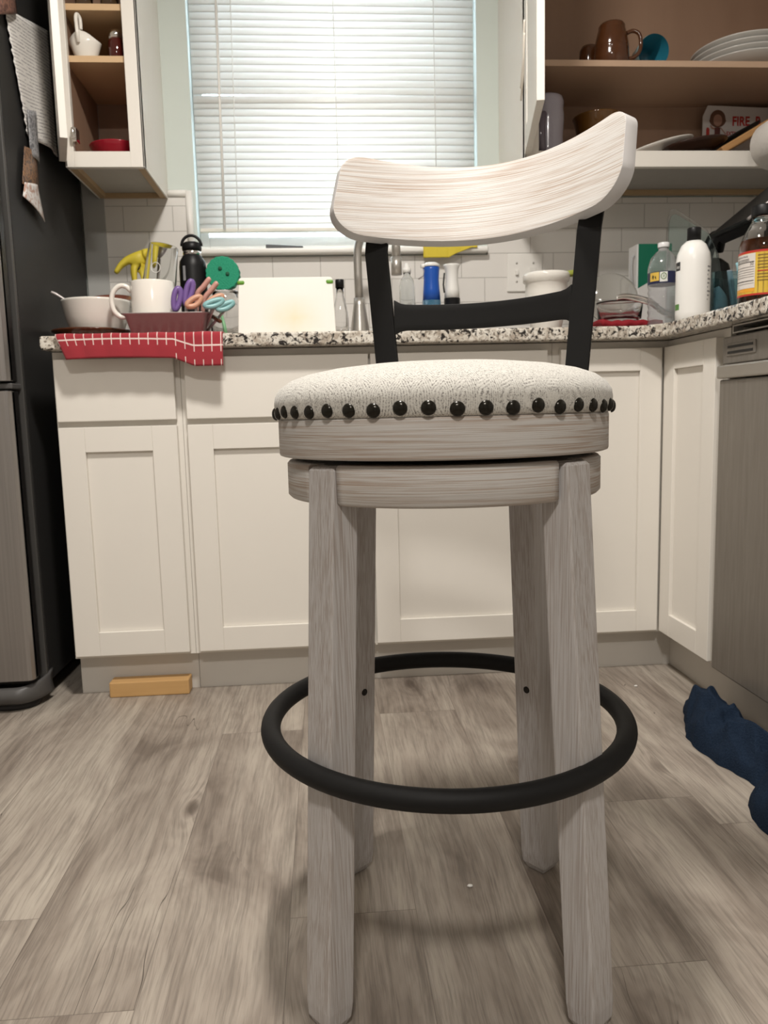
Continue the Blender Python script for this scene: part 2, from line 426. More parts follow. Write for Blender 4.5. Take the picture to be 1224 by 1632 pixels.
bxo('head_rail', M['trim'], bl, -.382, .519, W+.001, W+.03, WZ1-.032, WZ1-.001, .003)
bm = BM(); tube(bm, [(-.290, W-.008, 2.10), (-.2985, W-.008, 1.312)], .0042, 8); obj('tilt_wand', bm, M['trim'], bl)
for x0, x1, zb in ((-.246, -.256, 1.30), (.070, .070, 1.32), (.386, .388, 1.32)):
    bm = BM(); tube(bm, [(x0, W-.002, 2.11), (x1, W-.002, zb)], .0013, 6); obj('ladder_cord', bm, M['trim'], bl)

# ------------------------------------------------------------------ base cabinets
def shaker(name, parent, a0, a1, z0, z1, plane, axis='y', rail=.062, t=.019, rb=None):
    """shaker door: raised frame round a recessed panel; plane is the front face"""
    bm = BM(); rb = rail if rb is None else rb
    def bx(p0, p1, q0, q1, d0, d1):
        if axis == 'y': box(bm, p0, p1, plane+d0, plane+d1, q0, q1)
        else: box(bm, plane+d0, plane+d1, p0, p1, q0, q1)
    bx(a0, a0+rail, z0, z1, 0, t); bx(a1-rail, a1, z0, z1, 0, t)
    bx(a0+rail, a1-rail, z1-rail, z1, 0, t); bx(a0+rail, a1-rail, z0, z0+rb, 0, t)
    bx(a0+rail, a1-rail, z0+rb, z1-rail, .009, t-.002)
    return obj(name, bm, M['white'], parent, bevel=.0012)
def slab(name, parent, a0, a1, z0, z1):
    return bxo(name, M['white'], parent, a0, a1, D, D+.019, z0, z1, .002)
ZB, ZM, ZD, ZT = .115, .699, .713, .866
YF = D+.0205
cb = thing('base_cabinet', 'narrow white base cabinet beside the fridge, one drawer over one door', 'cabinet', (-.51, 2.3, 0))
bxo('carcass', M['white'], cb, -.664, -.357, YF, W-.012, .105, .884)
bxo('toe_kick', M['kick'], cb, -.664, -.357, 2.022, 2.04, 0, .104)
slab('drawer_front', cb, -.657, -.369, ZD, ZT)
shaker('door', cb, -.657, -.369, ZB, ZM, D)
cs = thing('base_cabinet', 'wide white sink cabinet under the window, two doors behind the stool', 'cabinet', (.11, 2.3, 0))
bxo('carcass', M['white'], cs, -.356, .590, YF, W-.012, .105, .884)
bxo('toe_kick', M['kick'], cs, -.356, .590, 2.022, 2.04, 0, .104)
for a, b in ((-.343, .1135), (.1185, .574)):
    slab('drawer_front', cs, a, b, ZD, ZT); shaker('door', cs, a, b, ZB, ZM, D)
cc = thing('base_cabinet', 'white corner base cabinet with two tall doors meeting at the corner', 'cabinet', (.95, 2.25, 0))
bm = BM(); box(bm, .591, XW-.01, YF, W-.012, .105, .884); box(bm, XR+.0205, XW-.01, 1.672, YF, .105, .884); obj('carcass', bm, M['white'], cc)
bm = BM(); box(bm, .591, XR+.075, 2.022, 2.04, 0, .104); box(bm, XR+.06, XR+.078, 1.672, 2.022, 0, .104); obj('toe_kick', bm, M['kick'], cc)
shaker('door', cc, .6085, .876, ZB, ZT, D, rail=.058)
shaker('door', cc, 1.698, 1.9640, ZB, ZT, XR, 'x', rail=.058)

# ------------------------------------------------------------------ countertop
bm = BM()
poly = [(-.672, 2.5855), (-.672, 1.9265)]
ri = .075; cxy = (.8395-ri, 1.9265-ri)
poly += [(cxy[0]+ri*sin(a), cxy[1]+ri*cos(a)) for a in [pi/2*k/8 for k in range(9)]]
poly += [(.8395, 1.0), (XW-.001, 1.0), (XW-.001, 2.5855)]
prism(bm, poly, lambda x, y: (x, y, .8855), lambda x, y: (x, y, CT))
tag(obj('countertop', bm, M['granite'], None, (.4, 2.2, .8855), bevel=.005, seg=3), 'speckled granite countertop running round the corner over the white cabinets', 'countertop')

# ------------------------------------------------------------------ dishwasher
dw = thing('dishwasher', 'stainless steel dishwasher under the right end of the counter', 'dishwasher', (1.15, 1.37, 0))
bxo('tub', M['fridge_black'], dw, XR+.03, XW-.02, 1.07, 1.668, .11, .872)
bxo('door', M['dishwasher'], dw, XR-.006, XR+.029, 1.07, 1.667, .112, .770, .004)
bxo('control_panel', M['dishwasher'], dw, XR-.004, XR+.029, 1.07, 1.660, .803, .861, .003)
bxo('handle', plain('dishwasher_handle', (.36, .335, .30), .35, .6), dw, XR-.014, XR+.029, 1.07, 1.667, .772, .801, .004)
bm = BM(); box(bm, XR-.002, XR+.02, 1.07, 1.625, .866, .869); box(bm, XR-.002, XR+.02, 1.07, 1.625, .8805, .8835); box(bm, XR-.002, XR+.02, 1.621, 1.625, .869, .8805)
obj('top_frame', bm, M['steel'], dw)
vt = BM(); box(vt, XR-.0065, XR-.003, 1.527, 1.640, .819, .846); vo_ = obj('vent', vt, M['dishwasher'], dw, bevel=.002)
bm = BM(); box(bm, XR-.0072, XR-.006, 1.535, 1.634, .8235, .8290); box(bm, XR-.0072, XR-.006, 1.535, 1.634, .8355, .8410); obj('vent_slot', bm, M['fridge_black'], vo_)
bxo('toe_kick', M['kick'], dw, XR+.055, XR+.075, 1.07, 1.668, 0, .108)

# ------------------------------------------------------------------ refrigerator
fr = thing('refrigerator', 'tall stainless refrigerator with dark grey sides left of the cabinets', 'refrigerator', (-1.12, 2.28, 0))
bxo('case', M['fridge_side'], fr, -1.50, -.7345, 1.985, 2.575, .045, 1.95, .006)
bxo('front_frame', plain('frame_edge', (.06, .058, .055), .35), fr, -1.50, -.7335, 1.972, 1.984, .05, 1.95, .002)
for z0, z1, lab in ((.078, .792, 'lower'), (.812, 1.95, 'upper')):
    bm = BM(); pl = rrect(-1.50, -.741, 1.905, 1.970, .016, 4); prism(bm, pl, lambda x, y: (x, y, z0), lambda x, y: (x, y, z1))
    dd = obj('door', bm, M['fridge_black'], fr, bevel=.004)
    bm = BM()
    def skin(x0, x1, y): 
        return [(x0, y+.02), (x0, y), (x1-.014, y), (x1-.005, y+.004), (x1, y+.014), (x1, y+.028)]
    ps = skin(-1.498, -.741, 1.903); ps2 = [(x-(.002 if x > -1 else -.002), y+.002) for x, y in ps]
    prism(bm, ps+[(p[0], p[1]) for p in reversed(ps2)], lambda x, y: (x, y, z0+.002), lambda x, y: (x, y, z1-.002))
    obj('steel_skin', bm, M['fridge_door'], dd)
bm = BM(); box(bm, -.80, -.738, 1.915, 1.984, .795, .809); obj('hinge', bm, M['grey_plastic'], fr, bevel=.003)
# curved grille with its corner cover, and the black foot below
bm = BM()
def grl(u, v):
    if u < .72: x = -1.49+(.70)*(u/.72); y = 1.905
    else:
        a = (u-.72)/.28; x = -.79+.058*sin(a*pi/2); y = 1.905+.10*(1-cos(a*pi/2))
    z = .022+.040*v+(.018*max(0, (u-.72)/.28)**2)*v
    return (x, y-.012*sin(v*pi), z)
surf(bm, grl, 36, 6); obj('base_grille', bm, M['grey_plastic'], fr, solid=.006)
bm = BM(); lathe(bm, [(0, 0), (.05, 0), (.055, .008), (.05, .02), (0, .02)], (-.815, 1.955, 0), 28, 1.2, .8); obj('foot', bm, M['foot_black'], fr)
part = None
bm = BM(); box(bm, -.77, -.75, 2.45, 2.5, 0, .045); box(bm, -1.45, -1.40, 2.45, 2.5, 0, .045); box(bm, -1.45, -1.40, 1.95, 2.0, 0, .022); bm.free()
for lx_, ly_, lz_ in ((-.77, 2.45, .044), (-1.45, 2.45, .044), (-1.45, 1.95, .021)): bxo('leveling_leg', M['foot_black'], fr, lx_, lx_+.02, ly_, ly_+.05, 0, lz_)

# papers on the fridge side
def scribble_mat(name, base, ink, dens, vert=False):
    t = NT(name); sp = t.n('SeparateXYZ', {0: t.obj()})
    row = t.math('FRACT', t.math('DIVIDE', t.math('ADD', sp.outputs[2], t.math('MULTIPLY', sp.outputs[1], -.22)), .0085))
    line = t.math('LESS_THAN', t.math('ABSOLUTE', t.math('SUBTRACT', row, .5)), .17)
    n = t.noise(t.mapped((1, 55, 160)), 3.0, 3); seg = t.noise(t.mapped((1, 9, 118)), 1.0, 1)
    f = t.math('MULTIPLY', t.math('MULTIPLY', line, t.math('GREATER_THAN', n, .47)), t.math('GREATER_THAN', seg, dens))
    c = t.mix(t.math('MULTIPLY', f, .8), base, ink)
    return t.pbr(c, .8)
bm = BM(); q = [(2.042, 1.700), (2.350, 1.790), (2.362, 1.460), (2.125, 1.437)]
def sheet(u, v):
    a = Vector((0, *q[0])).lerp(Vector((0, *q[1])), u); b = Vector((0, *q[3])).lerp(Vector((0, *q[2])), u); p = a.lerp(b, v)
    jag = .006*sin(v*70)*(1-u)**8
    return (-.7325+.004+.010*sin(pi*u)*v+.004*sin(9*u+3*v)*v, p.y+jag-.028*v*(1-v)*(1-u), p.z)
surf(bm, sheet, 20, 24)
nb = obj('notebook_page', bm, scribble_mat('handwritten_page', (.72, .70, .67), (.16, .15, .17), .40), None, (-.7325, 2.19, 1.6), solid=.0006)
tag(nb, 'torn notebook page covered in handwriting, stuck on the fridge side', 'paper')
def card(name, pts, mat, label, off=.0, cat='photo', curl=.006):
    bm = BM(); qd = [Vector((0, *p)) for p in pts]
    def fn(u, v):
        p = qd[0].lerp(qd[1], u).lerp(qd[3].lerp(qd[2], u), v)
        return (-.7325+.004+off+curl*sin(pi*u), p.y, p.z)
    surf(bm, fn, 8, 8)
    c = sum(qd, Vector())/4
    return tag(obj(name, bm, mat, None, (-.7325, c.y, c.z), solid=.0008), label, cat)
def photo_mat(name, a, b, c):
    t = NT(name); n = t.noise(t.obj(), 55, 2, .5, 1.5)
    return t.pbr(t.ramp(n, [(.40, a), (.50, b), (.60, c)]), .35)
card('photo_strip', [(2.115, 1.497), (2.180, 1.512), (2.176, 1.385), (2.112, 1.385)], photo_mat('grey_photo_strip', (.12, .12, .13), (.36, .36, .37), (.16, .16, .17)), 'grey photo strip hanging below the notebook page on the fridge', .008)
card('photo_card', [(2.085, 1.400), (2.170, 1.405), (2.165, 1.300), (2.050, 1.300)], photo_mat('brown_photo', (.06, .04, .035), (.30, .16, .08), (.10, .065, .05)), 'dark brown photo card in the middle of the cluster on the fridge side', .004)
card('greeting_card', [(2.060, 1.306), (2.150, 1.325), (2.185, 1.240), (2.040, 1.268)], photo_mat('white_card', (.70, .68, .66), (.62, .58, .56), (.45, .28, .22)), 'white folded card lowest of the cluster on the fridge side', .007)
card('photo_magnet', [(1.995, 1.765), (2.098, 1.765), (2.103, 1.715), (1.990, 1.660)], photo_mat('reddish_photo', (.10, .05, .04), (.28, .14, .10), (.16, .09, .07)), 'reddish brown picture magnet above the notebook page on the fridge', .006)

# ------------------------------------------------------------------ wall cabinets
def hinge(parent, x, y, z):
    bm = BM(); box(bm, x-.002, x+.012, y-.02, y+.012, z-.018, z+.018); tube(bm, [(x+.004, y-.022, z-.012), (x+.004, y-.022, z+.012)], .006, 10)
    return obj('hinge', bm, M['chrome'], parent, bevel=.002)
def open_door(parent, hx, hy, dx, dy, z0, z1, side):
    """shaker door standing open from hinge (hx, hy) towards (dx, dy); side=+1/-1 gives the outer face"""
    d = Vector((dx-hx, dy-hy, 0)); L = d.length; d.normalize(); nrm = Vector((d.y, -d.x, 0))*side
    bm = BM(); r = .058; t = .019
    def bx(a0, a1, q0, q1, t0, t1):
        vs_ = box(bm, a0, a1, t0, t1, q0, q1)
        for v in vs_:
            p = v.co.copy(); w = Vector((hx, hy, 0))+d*p.x+nrm*p.y; v.co = (w.x, w.y, p.z)
    bx(0, r, z0, z1, 0, t); bx(L-r, L, z0, z1, 0, t); bx(r, L-r, z0, z0+r, 0, t); bx(r, L-r, z1-r, z1, 0, t); bx(r, L-r, z0+r, z1-r, .003, t-.007)
    return obj('door', bm, M['white'], parent, bevel=.0012)
UF, UZ, UT = 2.2715, 1.4055, 2.2
uc = thing('wall_cabinet', 'open white wall cabinet left of the window, next to the fridge', 'cabinet', (-.577, 2.43, UZ))
x0, x1 = -.683, -.4706
bm = BM(); box(bm, x0, x0+.004, UF, W, UZ, UT); box(bm, x1-.004, x1, UF, W, UZ, UT); box(bm, x0, x1, UF+.02, W, UT-.004, UT); obj('side_panel', bm, M['white'], uc)
bm = BM(); box(bm, x0+.005, x0+.014, UF+.02, W-.002, UZ+.022, UT-.005); box(bm, x1-.014, x1-.005, UF+.02, W-.002, UZ+.022, UT-.005); box(bm, x0+.014, x1-.014, W-.012, W-.002, UZ+.022, UT-.005)
box(bm, x0+.014, x1-.014, UF+.02, W-.012, UZ+.024, UZ+.034); obj('interior', bm, M['birch'], uc)
bm = BM(); box(bm, x0, x0+.024, UF, UF+.019, UZ, UT); box(bm, -.5086, x1, UF, UF+.019, UZ, UT); box(bm, x0+.024, -.5086, UF, UF+.019, UZ, 1.447); box(bm, x0+.024, -.5086, UF, UF+.019, UT-.04, UT); obj('face_frame', bm, M['white'], uc, bevel=.001)
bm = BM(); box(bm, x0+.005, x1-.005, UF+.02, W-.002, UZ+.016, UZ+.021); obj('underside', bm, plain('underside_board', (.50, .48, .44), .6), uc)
bm = BM(); box(bm, x0+.005, x0+.023, UF+.02, W-.002, UZ+.001, UZ+.0155); box(bm, x0+.023, x1-.023, W-.02, W-.002, UZ+.001, UZ+.0155); box(bm, x1-.023, x1-.005, UF+.02, W-.002, UZ+.001, UZ+.0155); obj('cleat', bm, M['cleat'], uc)
for z in (1.6845, 1.8165): bxo('shelf', M['birch_edge'], uc, x0+.0145, x1-.0145, UF+.02, W-.0125, z, z+.0165)
open_door(uc, x0+.004, UF-.003, -.617, 2.085, 1.418, UT, 1)
hinge(uc, x0+.026, UF+.005, 1.487)

ur = thing('wall_cabinet', 'open wide wall cabinet right of the window, full of dishes', 'cabinet', (1.05, 2.43, UZ))
x0, x1 = .594, XW-.003
bm = BM(); box(bm, x0, x0+.005, UF, W, UZ, UT); box(bm, x1-.005, x1, UF, W, UZ, UT); box(bm, x0, x1, UF+.02, W, UT-.004, UT); obj('side_panel', bm, M['white'], ur)
bm = BM(); box(bm, x0+.006, x0+.015, UF+.02, W-.002, UZ+.022, UT-.005); box(bm, x1-.015, x1-.006, UF+.02, W-.002, UZ+.022, UT-.005); box(bm, x0+.015, x1-.015, W-.012, W-.002, UZ+.022, UT-.005)
box(bm, x0+.015, x1-.015, UF+.02, W-.012, UZ+.024, UZ+.034); obj('interior', bm, M['birch'], ur)
bm = BM(); box(bm, x0, x0+.042, UF, UF+.019, UZ, UT); box(bm, x1-.05, x1, UF, UF+.019, UZ, UT); box(bm, x0+.042, x1-.05, UF, UF+.019, UZ-.002, 1.448); box(bm, x0+.042, x1-.05, UF, UF+.019, UT-.04, UT); obj('face_frame', bm, M['white'], ur, bevel=.001)
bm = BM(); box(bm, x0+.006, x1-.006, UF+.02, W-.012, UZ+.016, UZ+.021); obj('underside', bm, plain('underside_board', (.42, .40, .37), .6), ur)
bm = BM(); box(bm, x0+.024, x1-.024, W-.032, W-.0125, UZ+.001, UZ+.0155); box(bm, x0+.006, x0+.023, UF+.02, W-.0125, UZ+.001, UZ+.0155); obj('cleat', bm, M['cleat'], ur)
bxo('shelf', wood_mat('birch_shelf', (.46, .31, .21), (.53, .37, .26), (2, 2, 30)), ur, x0+.0155, x1-.0155, UF+.0195, W-.0125, 1.6838, 1.7005)
dr = open_door(ur, x0+.0005, UF-.001, .5235, 1.89, 1.4375, UT, -1)
bm = BM(); pts = [(.5455, 1.955, 1.66), (.5475, 1.970, 1.62), (.552, 1.992, 1.59), (.556, 2.02, 1.56), (.561, 2.05, 1.54)]
for dz in (0, -.03): tube(bm, [(p[0]-.026, p[1]+.03, p[2]+dz) for p in pts], .003, 6, flat=.4)
obj('peeling_tape', bm, plain('tape', (.75, .70, .62), .5), dr)

# ------------------------------------------------------------------ light switch plate
sw = thing('switch_plate', 'white double switch plate on the tiles right of the window', 'switch plate', (.675, TY, 1.165))
bxo('plate', M['trim'], sw, .6165, .7345, TY-.007, TY, 1.1035, 1.2255, .003)
bxo('toggle', M['trim'], sw, .6425, .6525, TY-.017, TY-.007, 1.156, 1.172, .002)
for x in (.6475, .7035):
    for z in (1.136, 1.195):
        bm = BM(); lathe(bm, [(0, -.002), (.0035, -.002), (.0035, .001), (0, .001)], (x, TY-.0075, z), 10, tilt=Matrix.Rotation(pi/2, 3, 'X')); obj('screw', bm, plain('screw', (.55, .53, .5), .4, .6), sw)
bm = BM(); box(bm, .692, .715, TY-.0085, TY-.007, 1.150, 1.180); obj('outlet_face', bm, plain('outlet_face', (.74, .72, .68), .4), sw)

# ------------------------------------------------------------------ bar stool
SX, SY = .1480, .9827
st = thing('bar_stool', 'whitewashed swivel bar stool with round tweed seat and black footrest ring', 'stool', (SX, SY, 0))
LR, RT, RB, LW, LH = -.1143, .2012, .2352, .0218, .658
def leg_bm(k, dp, dw=0.0, din=0.0):
    a = radians(45+90*k)+LR; d = Vector((cos(a), sin(a), 0)); t = Vector((-d.y, d.x, 0)); c = Vector((SX+.0028, SY, 0))
    bm = BM()
    def ring(z, ins):
        ro = RB+(RT-RB)*z/.6605-ins; ri = RB+(RT-RB)*z/.6605-dp+ins; w = LW-ins
        ps = []
        for (r_, s_, ch) in ((ro, -1, 0), (ro, 1, 0), (ri, 1, 0), (ri, -1, 0)):
            ps.append(bm.verts.new(c+d*r_+t*(s_*w)+Vector((0, 0, z))))
        return ps
    rows = [ring(0, .007), ring(.012, .0015), ring(.03, 0), ring(.2, 0), ring(.4, 0), ring(LH-.004, 0), ring(LH, .003)]
    bm.faces.new(rows[0][::-1]); bm.faces.new(rows[-1])
    for A, B in zip(rows, rows[1:]):
        for i in range(4): bm.faces.new([A[i], A[(i+1) % 4], B[(i+1) % 4], B[i]])
    return bm, d, t, c
for k, dp in ((2, .0375), (3, .0375), (0, .046), (1, .050)):
    bm, d, t, c = leg_bm(k, dp)
    if k > 1:
        for v in bm.verts: v.co.y -= .016*(1-v.co.z/.66)
    lg = obj('leg', bm, M['wash_z'], st, bevel=.0022)
    zh = .300; ri = RB+(RT-RB)*zh/.6605-dp
    b2 = BM(); p = c+d*(ri+.004)+Vector((0, 0, zh))
    rot = d.to_track_quat('Z', 'Y').to_matrix()
    lathe(b2, [(0, -.0048), (.0052, -.0048), (.0052, .003), (0, .003)], p, 20, tilt=rot)
    obj('bolt_hole_shade', b2, M['hole_shade'], lg)  # dark disc paints the shaded bore; no hole is cut in the leg
# apron: four curved segments between the legs, and the inner core
for k in range(4):
    a0 = radians(45+90*k)+LR+.125; a1 = radians(45+90*(k+1))+LR-.125
    bm = BM(); rows = lathe(bm, [(.176, .6155), (.1935, .6155), (.1968, .619), (.1968, .657), (.1938, .6602), (.176, .6602), (.176, .6155)], (SX, SY, 0), 30, a0=a0, a1=a1)
    for e in (0, -1):
        f = bm.faces.new([r_[e] for r_ in rows[:-1]]); f.smooth = False
    bmesh.ops.remove_doubles(bm, verts=bm.verts[:], dist=1e-5)
    obj('apron', bm, M['wash_h'], st)
bm = BM(); lathe(bm, [(0, .617), (.186, .617), (.186, .6585), (0, .6585)], (SX, SY, 0), 64); obj('apron_core', bm, M['wash_h'], st, smooth=False)
bm = BM(); lathe(bm, [(0, .6587), (.13, .6587), (.13, .6662), (0, .6662)], (SX, SY, 0), 48); obj('swivel_plate', bm, M['black_metal'], st)
bm = BM(); lathe(bm, [(0, .6662), (.2025, .6662), (.2052, .6672), (.2060, .6695), (.2060, .7085), (.2050, .7110), (0, .7112)], (SX, SY, 0), 96)
obj('seat_rim', bm, M['wash_h'], st)
bm = BM(); cp = [(0, .7113), (.2050, .7113), (.2078, .7135), (.2096, .7200), (.2104, .7290), (.2092, .7380), (.2030, .7480), (.1900, .7570), (.170, .7640), (.140, .7700), (.10, .7745), (.05, .7768), (0, .7775)]
lathe(bm, cp, (SX, SY, 0), 96)
cu = obj('cushion', bm, M['fabric'], st)
bm = BM(); prof = [(0, .0048), (.0028, .0045), (.0054, .0035), (.0072, .0018), (.0081, 0), (.0077, -.001), (0, -.001)]
NN = 45; nail0 = None
for i in range(NN):
    a = -pi/2+.07+2*pi*i/NN
    zj = .7195+random.uniform(-.0018, .0020)
    if nail0 is None:
        lathe(bm, prof, (SX, SY, 0), 20); nail0 = o = obj('nail_head', bm, M['nail'], st)
    else: o = part_copy(nail0, st)
    d = Vector((cos(a), sin(a), 0)); q_ = d.to_track_quat('Z', 'Y')
    o.rotation_euler = q_.to_euler(); o.location = d*.2090+Vector((0, 0, zj))
# footrest ring
bm = BM(); tube(bm, [(SX+.2325*cos(2*pi*i/96), SY+.2325*sin(2*pi*i/96), .3125) for i in range(96)], .0128, 20, closed=True); obj('footrest_ring', bm, M['black_metal'], st)
# back: local frame turned about the seat centre
PH = .4899
def bloc(lx, ly, z): return Vector((SX+.0028+lx*cos(PH)+ly*sin(PH), SY-lx*sin(PH)+ly*cos(PH), z))
bS, ba, bb4, by0, bzb, bzt, btl, bct, bcb = .2032, 2.7292, -1.5285, .198, .9657, 1.0844, .4332, .4668, .3527
def panel_pt(lx, t, off):
    z = (bzb+bcb*lx*lx)*(1-t)+(bzt+bct*lx*lx)*t
    ly = by0-ba*lx*lx-bb4*lx**4+(z-.97)*tan(btl)
    # offset along the horizontal normal
    sl = -2*ba*lx-4*bb4*lx**3; nn = sqrt(1+sl*sl)
    return bloc(lx-sl/nn*off, ly+off/nn, z-off*.25)
bm = BM(); NU, NV = 60, 14
def trange(u):
    e = (1-abs(2*u-1))*bS          # distance from the end
    Hh = .119; rt_, rb_ = (.026, .040)
    dt = rt_-sqrt(max(0, rt_**2-(rt_-e)**2)) if e < rt_ else 0
    db = rb_-sqrt(max(0, rb_**2-(rb_-e)**2)) if e < rb_ else 0
    return db/Hh, 1-dt/Hh
def uu(i):                          # more columns near the ends
    s = 2*i-1; return .5+.5*(s*abs(s)**.0 if False else sin(s*pi/2))
def shell_pt(u, v, off, ins=0.0):
    u_ = uu(u); t0, t1 = trange(u_); return panel_pt((2*u_-1)*(bS-ins), t0+(t1-t0)*v*(1-0)+0, off)
th = .0185
front = surf(bm, lambda u, v: shell_pt(u, v, 0), NU, NV, mi=0)
back = surf(bm, lambda u, v: shell_pt(u, v, th), NU, NV, mi=0)
def strip(A, B):
    for i in range(len(A)-1):
        f = bm.faces.new([A[i], A[i+1], B[i+1], B[i]]); f.material_index = 1; f.smooth = True
strip([r_[0] for r_ in front], [r_[0] for r_ in back]); strip([r_[-1] for r_ in front], [r_[-1] for r_ in back])
strip(front[0], back[0]); strip(front[-1], back[-1])
bmesh.ops.remove_doubles(bm, verts=bm.verts[:], dist=1e-5)
bk = obj('backrest', bm, [M['wash_h'], M['wash_edge']], st, bevel=.0022)
# flat metal posts and curved rail
def post_c(s, z):                  # centre line of a post: lateral, depth
    w_ = (z-.78)/.2
    lx = s*(.1425+.0165*w_)+(-.0015 if s < 0 else -.0015)
    ly = .156+.012*max(0, .80-z)/.1*0 + (.42*(z-.955) if z > .955 else .0)
    return lx, ly
for s in (-1, 1):
    bm = BM(); zs_ = [.675, .70, .74, .78, .83, .88, .92, .955, .985, 1.02, 1.045]
    hw = .0178 if s < 0 else .0160
    rows = []
    for z in zs_:
        lx, ly = post_c(s, z)
        rows.append([bm.verts.new(bloc(lx+a*hw, ly+b, z)) for a, b in ((-1, 0), (1, 0), (1, .007), (-1, .007))])
    bm.faces.new(rows[0][::-1]); bm.faces.new(rows[-1])
    for A, B in zip(rows, rows[1:]):
        for i in range(4): bm.faces.new([A[i], A[(i+1) % 4], B[(i+1) % 4], B[i]])
    obj('back_post', bm, M['black_metal'], st, bevel=.001)
bm = BM()
def rail(u, v, off):
    lx = -.131+.264*u; e = (1-abs(2*u-1))
    fl = .006*max(0, 1-e/.12)**2
    z0, z1 = .8373+.10*(lx*lx)-fl, .8738+.24*(lx*lx)+fl
    return bloc(lx, .1565+.030*(1-(lx/.132)**2)+off, z0+(z1-z0)*v)
fA = surf(bm, lambda u, v: rail(u, v, 0), 32, 4); fB = surf(bm, lambda u, v: rail(u, v, .006), 32, 4)
for A, B in (([r_[0] for r_ in fA], [r_[0] for r_ in fB]), ([r_[-1] for r_ in fA], [r_[-1] for r_ in fB]), (fA[0], fB[0]), (fA[-1], fB[-1])):
    for i in range(len(A)-1): bm.faces.new([A[i], A[i+1], B[i+1], B[i]])
obj('back_rail', bm, M['black_metal'], st, bevel=.0008)

# ------------------------------------------------------------------ floor things
bm = BM(); box(bm, -.581, -.377, 1.972, 2.020, 0, .0405)
tag(obj('wood_block', bm, M['pine'], None, (-.48, 1.995, 0), bevel=.003), 'short pine block lying on the floor against the toe kick', 'wood block')
def terry_mat():
    t = NT('navy_terry'); n = t.noise(t.obj(), 260, 3, .75); n2 = t.noise(t.obj(), 18, 3)
    c = t.mix(n, (.006, .011, .023), (.026, .043, .076)); c = t.mix(t.math('MULTIPLY', n2, .35), c, (.014, .026, .048))
    return t.pbr(c, .95, normal=t.bump(n, 1.0, .004), spec=.08)
M['terry'] = terry_mat()
from mathutils import noise as mn
bm = BM()
lefts = [(1.74, .852), (1.69, .826), (1.64, .798), (1.60, .780), (1.55, .760), (1.50, .752), (1.45, .756), (1.40, .768), (1.34, .782), (1.30, .786), (1.28, .770), (1.255, .735), (1.21, .716), (1.16, .712), (1.10, .722), (1.06, .75)]
def lerp_tab(tab, y):
    for (ya, a), (yb, b) in zip(tab, tab[1:]):
        if yb <= y <= ya: return a+(b-a)*(ya-y)/(ya-yb)
    return tab[-1][1]
def heap(u, v):
    y = 1.74-.68*u; xl = lerp_tab(lefts, y); xr = .868
    x = xl+(xr-xl)*v
    env = min(1, sin(pi*min(1, max(0, v)))**.5)*min(1, 5*u+.04)*min(1, 6*(1-u)+.05)
    wx, wy = x+.02*mn.noise(Vector((x*14, y*14, 9))), y+.03*mn.noise(Vector((x*12, y*10, 5)))
    ridge = 1-min(1, abs(mn.noise(Vector((wx*11+wy*7, wy*6-wx*3, 3.3))))*3.2)
    ridge2 = 1-min(1, abs(mn.noise(Vector((wx*20-wy*9, wy*13+wx*8, 8.1))))*3.0)
    h = .046+.022*mn.noise(Vector((x*8, y*6, 1.3)))+.026*ridge+.020*ridge2
    h += .022*math.exp(-((y-1.63)/.05)**2)+.020*math.exp(-((y-1.20)/.06)**2)-.034*math.exp(-((y-1.285)/.016)**2)
    h += .020*v
    return (x+.008*mn.noise(Vector((y*30, v*4, 2)))*(1-v), y+.010*mn.noise(Vector((x*20, v*5, 7))), max(.0, .001+h*env))
surf(bm, heap, 150, 60)
tag(obj('bath_towel', bm, M['terry'], None, (.84, 1.38, 0), subsurf=1), 'crumpled navy terry towel on the floor in front of the dishwasher', 'towel')

# ------------------------------------------------------------------ counter: dishes and bottles, left to right
M['ceramic'] = plain('white_glazed_ceramic', (.76, .73, .68), .15, var=.02)
M['cream'] = plain('cream_glazed_ceramic', (.80, .765, .70), .14, var=.02)
M['brown_glass'] = plain('dark_brown_glaze', (.085, .028, .012), .15, var=.2, coat=.3)
M['dark_steel'] = plain('dull_steel', (.40, .37, .36), .42, .5, var=.08, scale=60)
M['glass'] = clear('clear_glass')
M['thin_glass'] = clear('thin_clear_glass', (.98, .99, .99), .01, 1.12)
M['plastic_clear'] = clear('clear_plastic', (.93, .95, .95), .06, 1.3)
M['black_plastic'] = plain('black_plastic', (.007, .007, .0075), .42, spec=.3)
M['white_plastic'] = plain('white_plastic', (.80, .79, .76), .3, var=.02)

# red checked dish towel over the counter edge
def gingham():
    t = NT('red_checked_cotton'); uv = t.n('UVMap').outputs[0]; sp = t.n('SeparateXYZ', {0: uv})
    a = t.math('LESS_THAN', t.math('FRACT', t.math('DIVIDE', sp.outputs[0], .0222)), .10)
    b = t.math('LESS_THAN', t.math('ABSOLUTE', t.math('SUBTRACT', t.math('PINGPONG', t.math('ADD', sp.outputs[1], .0155), .0515), .0)), .0012)
    b = t.math('MAXIMUM', b, t.math('LESS_THAN', t.math('ABSOLUTE', t.math('SUBTRACT', sp.outputs[1], .1915)), .0012))
    n = t.noise(uv, 600, 2)
    red = t.mix(n, (.25, .014, .024), (.38, .030, .042))
    band = t.math('MAXIMUM', t.math('LESS_THAN', sp.outputs[1], .205), t.math('MULTIPLY', t.math('GREATER_THAN', sp.outputs[1], .222), t.math('GREATER_THAN', sp.outputs[0], .275)))
    a = t.math('MULTIPLY', a, band)
    f = t.math('MULTIPLY', t.math('MAXIMUM', a, b), t.math('ADD', .55, t.math('MULTIPLY', n, .7)))
    return t.pbr(t.mix(f, red, (.80, .66, .62)), .9, normal=t.bump(n, .4, .001), sheen=.2)
bm = BM(); ulay = bm.loops.layers.uv.new('UVMap')
L1, HC = .62, .012
